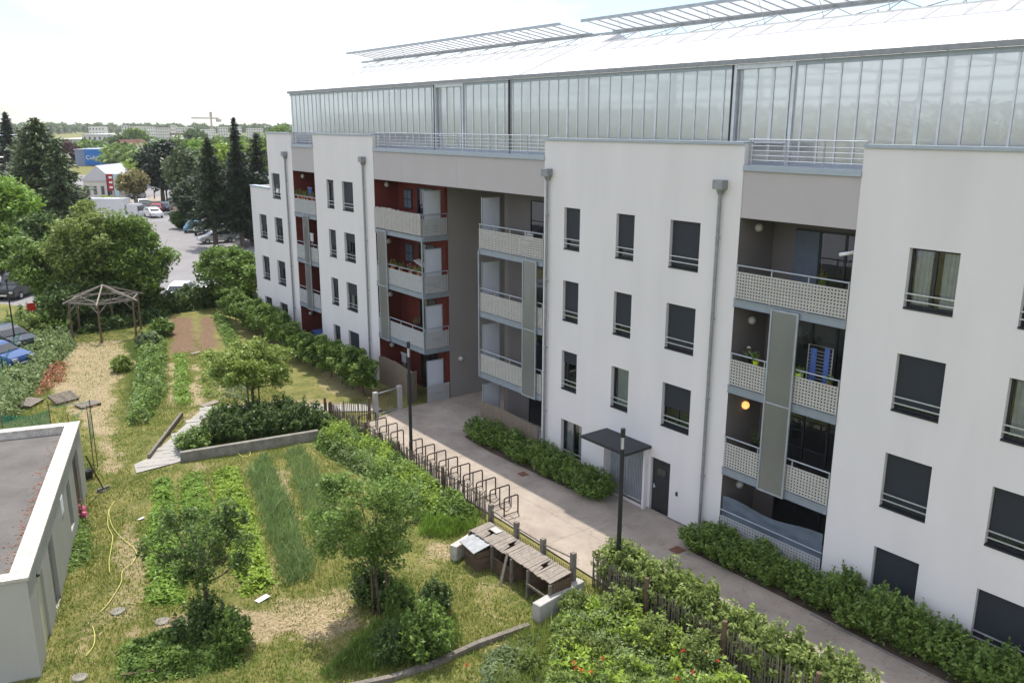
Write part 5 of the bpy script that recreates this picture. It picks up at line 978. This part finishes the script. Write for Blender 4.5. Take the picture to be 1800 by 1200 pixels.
tree_at(120, 430, 245, 110, CN, 'right hand lower top of the ragged cedar', 'cedar_tree', 'needle_mid', 64, nb=200, per=90, size=.32, z0=.05, droop=.15, power=.7, jag=.45, tr=.25)
tree_at(28, 345, 198, 72, CN, 'dark layered conifer standing against the sky at the far left', 'conifer_tree', 'needle_black', 65, nb=130, per=90, size=.5, z0=.05, droop=.1, power=.8, jag=.35, tr=.4)
tree_at(287, 355, 250, 66, T, 'dark round pine with a bare trunk beside the car park road', 'pine_tree', 'needle_black', 66, nc=80, per=150, size=.4, cr=1.8, tr=.35, z0=.3, inner=.4)
tree_at(336, 372, 258, 70, T, 'loose olive grey pine in the middle of the tree row', 'pine_tree', 'needle_mid', 67, nc=85, per=150, size=.32, cr=1.4, tr=.3, z0=.15)
tree_at(352, 400, 300, 76, T, 'shorter dark pine above the clipped hedge', 'pine_tree', 'needle_dark', 68, nc=70, per=150, size=.28, cr=1.1, tr=.25, z0=.1)
tree_at(380, 436, 243, 96, CN, 'dark pointed spruce rising behind the pale grey car', 'spruce_tree', 'needle_dark', 69, nb=220, per=85, size=.24, z0=.2, droop=.25, power=.7, jag=.3, tr=.3)
tree_at(427, 436, 207, 86, CN, 'tallest narrow black spruce left of the building', 'spruce_tree', 'needle_black', 70, nb=240, per=85, size=.22, z0=.14, droop=.22, power=.85, jag=.35, tr=.3)
tree_at(462, 425, 234, 100, CN, 'black spruce partly hidden by the corner of the building', 'spruce_tree', 'needle_black', 71, nb=160, per=80, size=.26, z0=.05, droop=.22, power=.6, jag=.3, tr=.3)
tree_at(408, 408, 285, 80, T, 'dark pine mass between the two pointed spruces', 'pine_tree', 'needle_dark', 72, nc=80, per=150, size=.28, cr=1.2, tr=.25, z0=.15)
tree_at(445, 432, 290, 80, T, 'dark pine in the shade beside the building corner', 'pine_tree', 'needle_black', 73, nc=60, per=150, size=.26, cr=1.1, tr=.25, z0=.02)
tree_at(238, 362, 298, 52, T, 'small ochre tree standing beside the road signs', 'broadleaf_tree', 'leaf_ochre', 74, nc=46, per=110, size=.26, cr=1.1, tr=.16, z0=.3)
tree_at(234, 345, 283, 50, T, 'bright yellow green tree behind the ochre one', 'broadleaf_tree', 'leaf_acid', 75, nc=40, per=110, size=.32, cr=1.4, tr=.2, z0=.2)
for i, (px, by, ty, w, m, l) in enumerate(((395, 350, 247, 70, 'leaf_acid', 'yellow green tree behind the pointed spruces'), (440, 345, 244, 66, 'leaf_acid', 'yellow green tree right of the tallest spruce'), (362, 330, 244, 60, 'leaf_bright', 'green tree beyond the olive pine'), (468, 340, 232, 60, 'leaf_mid', 'green tree behind the building corner'), (318, 300, 240, 50, 'leaf_mid', 'tree behind the round dark pine'), (495, 330, 212, 46, 'leaf_mid', 'loose crowned tree seen over the roof at the end of the greenhouse'), (240, 268, 227, 34, 'leaf_mid', 'round tree before the long white apartment block'), (215, 275, 240, 34, 'leaf_dark', 'dark round tree left of the grey low building'), (345, 262, 230, 26, 'leaf_dark', 'dark round tree below the tower crane'), (122, 290, 252, 22, 'leaf_purple', 'purple leaved tree behind the blue store'), (205, 292, 256, 22, 'leaf_mid', 'green tree at the right end of the blue store'))):
    x, y = G(px, by); d_ = depth(x, y)/110; tree_at(px, by, ty, w, T, l, 'broadleaf_tree', m, 80+i, nc=48, per=90, size=.22*d_, cr=.95*d_, tr=.16*d_, z0=.1, limbs=8)
tree_at(320, 402, 368, 32, T, 'rounded clipped bush on the car park island', 'clipped_bush', 'leaf_dark', 95, cat='bush', nc=50, per=140, size=.16, cr=.6, tr=.1, z0=.0, inner=.5)
tree_at(342, 393, 362, 40, T, 'arching dark bush behind the clipped one', 'clipped_bush', 'needle_black', 96, cat='bush', nc=50, per=140, size=.16, cr=.6, tr=.1, z0=.3, inner=.5)
tree_at(190, 362, 347, 36, T, 'low light green bush in front of the roadside signs', 'clipped_bush', 'leaf_acid', 97, cat='bush', nc=40, per=100, size=.2, cr=.7, tr=.1, z0=.0, inner=.5)
tree_at(46, 600, 555, 64, T, 'small reddish green tree by the car park fence', 'broadleaf_tree', 'leaf_olive', 98, nc=30, per=110, size=.1, cr=.4, tr=.06, z0=.2)
# far off woods, one mass each
def wood(x_px, dist, n, h, size, m, label, seed, spread=18):
    rng = np.random.default_rng(seed); P = []
    for i in range(n):
        px = rng.uniform(*x_px); q = far_pt(px, dist*rng.uniform(.9, 1.12)); r = h*rng.uniform(.45, .75); k = 150; d = rng.normal(0, 1, (k, 3)); d /= np.linalg.norm(d, axis=1)[:, None]; d[:, 2] = np.abs(d[:, 2]); P.append(np.array([q[0], q[1], h*.2])+d*np.array([r, r, h*rng.uniform(.45, .85)])*rng.uniform(.6, 1, k)[:, None])
    tag(leafmesh('distant_wood', np.concatenate(P), size, m, rng=rng), label, 'trees', kind='stuff')
wood((-60, 560), 1500, 150, 15, 4, 'leaf_dark', 'dark wooded skyline on the horizon', 1); wood((-60, 540), 560, 70, 6, 2., 'leaf_mid', 'belt of trees in front of the far apartment blocks', 2); wood((190, 540), 330, 36, 9, 1.2, 'leaf_mid', 'green tree belt behind the tall spruces', 3); wood((-40, 330), 420, 50, 6, 1.5, 'leaf_dark', 'dark trees among the far low buildings', 4); wood((80, 340), 370, 46, 7, 1.4, 'leaf_mid', 'trees behind the blue store', 8); wood((290, 540), 230, 24, 9, .9, 'leaf_bright', 'light green thicket behind the spruces', 5)
wood((560, 2300), 140, 60, 10, .8, 'leaf_mid', 'trees standing beyond the building, seen dimly through the greenhouse', 6); wood((560, 2400), 420, 60, 12, 2, 'leaf_dark', 'far woods beyond the building', 7)
# ================================================================ far buildings
FM = {}
def fcol(c, n=None):
    k = 'f_%d_%d_%d' % tuple(int(v*100) for v in c)
    if k not in M: mat(k, c, .85, var=.05, vs=.3)
    return k
def farb(px0, px1, ty, by, dep, col, label, floors=0, wcol=(.08, .1, .12), roof=None, rh=.6, name='distant_building', dist=None, nwin=0, gable=False, skew=0.):
    if dist: a, b = far_pt(px0, dist), far_pt(px1, dist)
    else: a, b = G(px0, by), G(px1, by+skew)
    h = ztop((a[0]+b[0])/2, (a[1]+b[1])/2, ty); A = Vector((*a, 0)); B = Vector((*b, 0)); u = (B-A); L = u.length; u /= L; v = Vector((-u.y, u.x, 0)); o = empty(name, (A.x, A.y, 0)); rz = math.atan2(u.y, u.x)
    MB().box(0, L, 0, dep, 0, h).build('wall', fcol(col), None).parent = o; w_ = o.children[0]; w_.location = (L/2, dep/2, 0)
    def loc(mb, nm, m): q = mb.build(nm, m, None); q.parent = o; return q
    if gable: k = MB(); k.v = [(-.3, -.3, h), (L+.3, -.3, h), (L+.3, dep+.3, h), (-.3, dep+.3, h), (L/2, -.3, h+rh*3), (L/2, dep+.3, h+rh*3)]; k.f = [(0, 1, 4), (1, 2, 5, 4), (2, 3, 5), (3, 0, 4, 5)]; loc(k, 'roof', roof)
    elif roof: k = MB().box(-.3, L+.3, -.3, dep+.3, h+.003, h+rh); loc(k, 'roof', roof)
    for f in range(floors):
        z0 = h*(f+.35)/floors; z1 = h*(f+.75)/floors
        for i in range(nwin): c = L*(i+.5)/nwin; k = MB().box(c-L/nwin*.2, c+L/nwin*.2, -.06, .02, z0, z1); loc(k, 'window', fcol(wcol))
    o.location = (A.x, A.y, 0); o.rotation_euler[2] = rz; tag(o, label, 'building'); return o, L, h
farb(-40, 52, 286, 345, 10, (.5, .45, .40), 'low beige warehouse with a pale roof at the left edge', roof=fcol((.55, .5, .48)), rh=.8)
farb(-60, 40, 240, 262, 40, (.25, .35, .5), 'distant blue grey hall at the far left', roof=fcol((.3, .4, .5)))
farb(150, 203, 318, 355, 14, (.6, .57, .5), 'beige gabled house with a pale grey roof beside the signs', 1, roof=fcol((.5, .5, .5)), gable=True, rh=.9, nwin=4)
farb(198, 300, 298, 330, 20, (.55, .6, .62), 'long low white building behind the yellow green tree', 1, roof=fcol((.7, .68, .66)), nwin=6)
o, L_, h_ = farb(134, 220, 264, 292, 20, (.2, .24, .36), 'blue department store with a white lettered sign', roof=fcol((.3, .33, .4)), rh=.3)
k = MB().box(L_*.2, L_*.58, -.4, -.05, .4, h_+.3).build('sign_panel', fcol((.02, .16, .5))); k.parent = o
fc = bpy.data.curves.new('lettering', 'FONT'); fc.body = 'Cultura'; fc.size = h_*.36; fc.extrude = .05; fc.align_x = 'CENTER'
tmp = bpy.data.objects.new('tmp', fc); C.objects.link(tmp); dg = bpy.context.evaluated_depsgraph_get(); me = bpy.data.meshes.new_from_object(tmp.evaluated_get(dg)); bpy.data.objects.remove(tmp); me.name = 'lettering'
lt = link('lettering', me, o, 'white_paint'); lt.rotation_euler = (R(90), 0, 0); lt.location = (L_*.41, -.5, h_*.42)
farb(186, 240, 270, 286, 25, (.25, .06, .04), 'red brown roofed market hall behind the blue store', roof=fcol((.13, .04, .03)), rh=1.6, gable=True)
farb(147, 208, 238, 262, 40, (.62, .6, .57), 'white office building with a roof storey at the left', 2, roof=fcol((.6, .6, .6)), nwin=7)
farb(157, 185, 223, 240, 20, (.66, .64, .62), 'white upper storey block on the skyline above the blue store', 2, nwin=5)
farb(100, 152, 246, 262, 40, (.5, .48, .45), 'low pale commercial hall left of the white offices', roof=fcol((.6, .6, .58)))
farb(222, 272, 246, 262, 25, (.3, .34, .42), 'low blue grey office building among the far trees', 1, nwin=8)
farb(300, 345, 234, 256, 30, (.2, .15, .13), 'dark brown flat block below the long white apartments', 1, nwin=6)
farb(290, 318, 248, 264, 20, (.5, .46, .38), 'small beige house among trees left of the brown block', roof=fcol((.4, .38, .36)), gable=True, rh=1.)
for i, (a, b, ty, l) in enumerate(((213, 228, 221, 'left stair block of the long white apartments on the skyline'), (228, 272, 223, 'first long white apartment block on the skyline'), (272, 300, 225, 'second white apartment block on the skyline'), (299, 308, 220, 'small tower between the white apartment blocks on the skyline'), (308, 340, 224, 'third white apartment block on the skyline'), (340, 378, 228, 'low grey apartment block under the crane'), (382, 400, 224, 'pale block right of the crane'), (406, 424, 223, 'white slab block left of the tall spruce'), (432, 462, 226, 'pale block right of the tall spruce'))):
    farb(a, b, ty, 0, 14, (.68, .66, .63) if i % 2 else (.6, .58, .55), l, 4, dist=880, nwin=max(3, (b-a)//4))
# tower crane
cx_, cy_ = far_pt(372, 900); hc = ztop(cx_, cy_, 208); e = empty('tower_crane', (cx_, cy_, 0), 'thin yellow tower crane on the skyline', 'crane'); MB().box(cx_-.7, cx_+.7, cy_-.7, cy_+.7, 0, hc).build('mast', fcol((.38, .34, .28)), e)
ja, jb = far_pt(338, 880), far_pt(385, 905); MB().bar((*ja, hc), (cx_, cy_, hc), 1., 1.3).build('jib', fcol((.42, .36, .28)), e); MB().bar((cx_, cy_, hc), (*jb, hc), 1., 1.3).build('counter_jib', fcol((.42, .36, .28)), e); MB().box(cx_-1, cx_+1, cy_-1, cy_+1, hc+.7, hc+6).build('tower_head', fcol((.38, .34, .28)), e); MB().box(jb[0]-2, jb[0]+2, jb[1]-2, jb[1]+2, hc-3.5, hc-.7).build('counterweight', 'concrete', e)
# signs beside the road
a, b = G(193, 356), G(203, 356); zt = ztop(*a, 306); zb = ztop(*a, 335); e = empty('shop_sign', (*a, 0), 'tall shop sign with a red panel and white marks by the beige house', 'sign'); MB().bar((*a, 0), (*a, zt), .3, .3, (1, 0, 0)).build('post', 'lamp_dark', e); MB().bar((a[0], a[1], (zt+zb)/2), (b[0], b[1], (zt+zb)/2), .3, zt-zb).build('panel', 'red_light', e)
u_ = Vector((b[0]-a[0], b[1]-a[1], 0)); 
for k in range(3): z_ = zb+(zt-zb)*(.2+.3*k); MB().bar((a[0]+u_.x*.25+.0, a[1]+u_.y*.25-.2, z_), (a[0]+u_.x*.8, a[1]+u_.y*.8-.2, z_), .1, .35).build('mark', 'white_paint', e)
a, b = G(204, 356), G(212, 356); e = empty('shop_sign', (*a, 0), 'pale blue shop sign panel right of the red one', 'sign'); MB().bar((a[0], a[1], (zt+zb)/2-.5), (b[0], b[1], (zt+zb)/2-.5), .3, zt-zb+1).build('panel', fcol((.4, .55, .6)), e); MB().bar((*a, 0), (*a, zb), .2, .2, (1, 0, 0)).build('post', 'lamp_dark', e)
# ================================================================ vehicles
def make_car(paint, kind='car'):
    e = empty('parked_car'); L, Wc, H = 4.2, 1.76, 1.48
    low = [(-2.1, .32), (-2.1, .62), (-2.02, .8), (-1.3, .95), (-.95, 1.0), (1.85, 1.0), (2.05, .85), (2.1, .6), (2.08, .3)]; cab = [(-1.15, .97), (-.35, 1.42), (.2, 1.48), (1.1, 1.45), (1.75, 1.2), (1.95, .97)]
    if kind == 'van': L = 5; low = [(-2.5, .3), (-2.5, .8), (-2.3, 1.0), (-1.7, 1.15), (2.5, 1.2), (2.52, .3)]; cab = [(-1.75, 1.13), (-1.2, 1.9), (-.9, 2.0), (2.4, 2.0), (2.5, 1.17)]
    def ext(p, w0, w1, mb):
        n = len(p); zm = max(z for _, z in p); z0 = min(z for _, z in p); i = len(mb.v)
        for s in (-1, 1):
            for x, z in p: t = (z-z0)/(zm-z0); mb.v.append((x, s*(w0+(w1-w0)*t)/2, z))
        mb.f.append(tuple(range(i, i+n))); mb.f.append(tuple(range(i+2*n-1, i+n-1, -1)))
        for k in range(n): k2 = (k+1) % n; mb.f.append((i+k2, i+k, i+n+k, i+n+k2))
    b = MB(); ext(low, Wc, Wc*.97, b); b.build('body', paint, e, smooth=False, bevel=.06); c = MB(); ext(cab, Wc*.93, Wc*.72, c); c.build('roof', paint, e, bevel=.05)
    g = MB(); zt, zl = (1.40, 1.02) if kind == 'car' else (1.88, 1.25); g2 = MB()
    for s in (-1, 1):
        q = [(-1.0, zl), (-.35, zt-.03), (.95, zt-.02), (1.55, zl+.02)] if kind == 'car' else [(-1.5, zl), (-1.1, zt-.05), (-.1, zt-.02), (-.1, zl)]
        hw = lambda z: (Wc*.93+(Wc*.72-Wc*.93)*(z-.97)/(.51 if kind == 'car' else 1.03))/2+.012
        p = MB().poly([(x, s*hw(z), z) for x, z in (q if s > 0 else q[::-1])]); p.build('side_window', 'car_glass', e)
    (xa, za), (xb, zb) = cab[0], cab[1]; o_ = .02
    p = MB().quad((xa-o_+.08, -.7, za+.06), (xa-o_+.08, .7, za+.06), (xb-o_-.02, .62, zb-.03), (xb-o_-.02, -.62, zb-.03)); p.build('windscreen', 'car_glass', e)
    (xa, za), (xb, zb) = cab[-1], cab[-2]; p = MB().quad((xa+o_-.02, .68, za+.08), (xa+o_-.02, -.68, za+.08), (xb+o_+.0, -.6, zb-.02), (xb+o_+.0, .6, zb-.02)); p.build('rear_window', 'car_glass', e)
    wx = (-1.3, 1.3) if kind == 'car' else (-1.6, 1.6)
    for x in wx:
        for s in (-1, 1):
            w = MB().tube([(x, s*.72, .32), (x, s*.89, .32)], .32, 18).build('wheel', 'tyre', e); MB().tube([(x, s*.885, .32), (x, s*.9, .32)], .19, 12).build('rim', 'rim', w)
    fx, bx_ = low[0][0], low[-2][0]
    for s in (-1, 1): MB().box(fx-.01, fx+.12, s*.62-.17, s*.62+.17, .62, .76).build('headlight', 'head_light', e); MB().box(bx_-.12, bx_+.012, s*.7-.12, s*.7+.12, .68, .86).build('tail_light', 'red_light', e)
    MB().box(fx-.015, fx+.05, -.26, .26, .4, .5).build('number_plate', 'white_paint', e); return e
def car_at(front, rear, paint, label, kind='car', cat='car'):
    a, b = G(*front), G(*rear); e = make_car(paint, kind); e.name = 'parked_van' if kind == 'van' else 'parked_car'; place(e, (a[0]+b[0])/2, (a[1]+b[1])/2, .03, math.atan2(b[1]-a[1], b[0]-a[0])); tag(e, label, cat, 'vehicles in the car park')
car_at((354, 429), (408, 425), 'paint_silver', 'pale grey hatchback parked under the pointed spruces'); car_at((329, 413), (354, 401), 'paint_skyblue', 'light blue hatchback at the left of the three cars under the spruces'); car_at((346, 419), (374, 405), 'paint_dark', 'dark car between the light blue and the pale grey car')
car_at((288, 386), (252, 378), 'paint_white', 'white car beside the long white van'); car_at((262, 368), (240, 361), 'paint_navy', 'navy car behind the white van'); car_at((299, 358), (318, 350), 'paint_green', 'green car parked behind the lamp pole'); car_at((178, 350), (206, 349), 'paint_white', 'white car in front of the road signs'); car_at((212, 352), (232, 347), 'paint_silver', 'silver car right of the road signs'); car_at((236, 352), (252, 347), 'paint_dark', 'dark car behind the ochre tree'); car_at((268, 378), (285, 370), 'paint_red', 'dark red car beyond the white car')
car_at((246, 372), (262, 366), 'paint_dark', 'dark car between the white truck and the dark red car'); car_at((284, 374), (298, 367), 'paint_navy', 'dark blue car right of the dark red car')
car_at((24, 520), (-22, 528), 'paint_silver', 'silver car at the left edge beside the dark van'); car_at((30, 523), (52, 516), 'paint_dark', 'dark van under the broad tree', 'van', 'van'); car_at((312, 535), (324, 524), 'paint_white', 'white car behind the far garden hedge'); car_at((362, 528), (368, 514), 'paint_white', 'white van behind the bright green bush', 'van', 'van')
car_at((42, 618), (-15, 608), 'paint_dark', 'black car parked at the left edge by the fence'); car_at((26, 648), (-40, 642), 'paint_blue', 'bright blue car nearest the garden at the left edge')
car_at((60, 470), (82, 466), 'paint_white', 'white car glimpsed between the trees at the left')
# long white box truck
a, b = G(250, 386), G(168, 386); ang = math.atan2(b[1]-a[1], b[0]-a[0]); e = empty('box_truck', (0, 0, 0), 'long white box truck parked behind the green trees', 'truck'); MB().box(1.9, 8.2, -1.15, 1.15, .8, 3.1).build('cargo_box', 'paint_white', e, bevel=.04); MB().box(0, 1.8, -1.0, 1.0, .45, 2.3).build('cab', 'paint_white', e, bevel=.15); MB().box(-.02, .3, -.85, .85, 1.3, 2.0).build('windscreen', 'car_glass', e)
for x in (1.0, 6.4):
    for s in (-1, 1): w = MB().tube([(x, s*.85, .42), (x, s*1.05, .42)], .42, 16).build('wheel', 'tyre', e); MB().tube([(x, s*1.04, .42), (x, s*1.06, .42)], .22, 12).build('rim', 'rim', w)
place(e, *a, .03, ang)
# poles and posts of the car park
def pole(px, by, ty, r, label, name='lamp_pole', arm=False, m='lamp_dark', cat='pole'):
    x, y = G(px, by); h = ztop(x, y, ty); e = empty(name, (x, y, 0), label, cat); MB().tube([(x, y, 0), (x, y, h)], [r, r*.7], 8).build('pole', m, e); MB().ball((x, y, h), r*2.2, 10, 6).build('lamp_head' if arm else 'cap', 'white_paint' if arm else m, e)
pole(294, 355, 306, .16, 'tall dark pole in front of the round dark pine'); pole(29, 618, 492, .05, 'thin dark lamp pole at the left by the small reddish tree', cat='lamp'); pole(272, 350, 331, .1, 'short pole with a white globe lamp near the green car', arm=True, cat='lamp'); pole(315, 320, 262, .12, 'thin pale pole right of the round pine', m='galvanised')
e = empty('mesh_fence', (*G(22, 645), 0), 'green wire fence between the garden and the parked cars', 'fence'); fp = [G(-10, 700), G(8, 668), G(25, 640), G(40, 612), G(55, 590), G(75, 568), G(95, 552)]
for x, y in fp: MB().tube([(x, y, 0), (x, y, 1.25)], .035, 6).build('post', 'plastic_black', e)
p = MB()
for a, b in zip(fp, fp[1:]):
    for z in (.2, .6, 1., 1.2): p.tube([(*a, z), (*b, z)], .008, 4)
    for k in range(14): c = L2(a, b, k/14); p.tube([(*c, .1), (*c, 1.2)], .005, 3)
p.build('wire_mesh', 'net_green', e)
e = MB().box(-.25, .25, -.02, .02, 1.7, 2.2).tube([(0, 0, 0), (0, 0, 1.7)], .03, 6); o = e.build('road_sign', 'red_light'); place(o, *G(62, 590)); tag(o, 'small red and yellow sign behind the reddish tree at the car park corner', 'sign')
# flat islands and road beyond
sheet('road', [G(130, 372), G(460, 352), G(460, 340), G(130, 352)], 'path', .07)
sheet('traffic_island', [G(290, 372), G(345, 366), G(345, 360), G(240, 362), G(240, 368)], 'bed_soil', .08)
bpy.context.view_layer.update()
# ================================================================ air
hz = MB().box(-1500, 1900, -60, 1850, -1, 75).build('haze', 'path'); hz.data.materials.clear()
m = bpy.data.materials.new('air'); m.use_nodes = True; t = m.node_tree; t.nodes.clear(); o = nn(t, 'ShaderNodeOutputMaterial'); v = nn(t, 'ShaderNodeVolumePrincipled', i_Density=.00012, i_Anisotropy=.2); v.inputs['Color'].default_value = (.93, .96, 1, 1); lk(t, v.outputs[0], o.inputs[1]); hz.data.materials.append(m)
tag(hz, 'thin pale haze over the whole place', 'haze', kind='stuff'); cy.volume_bounces = 1
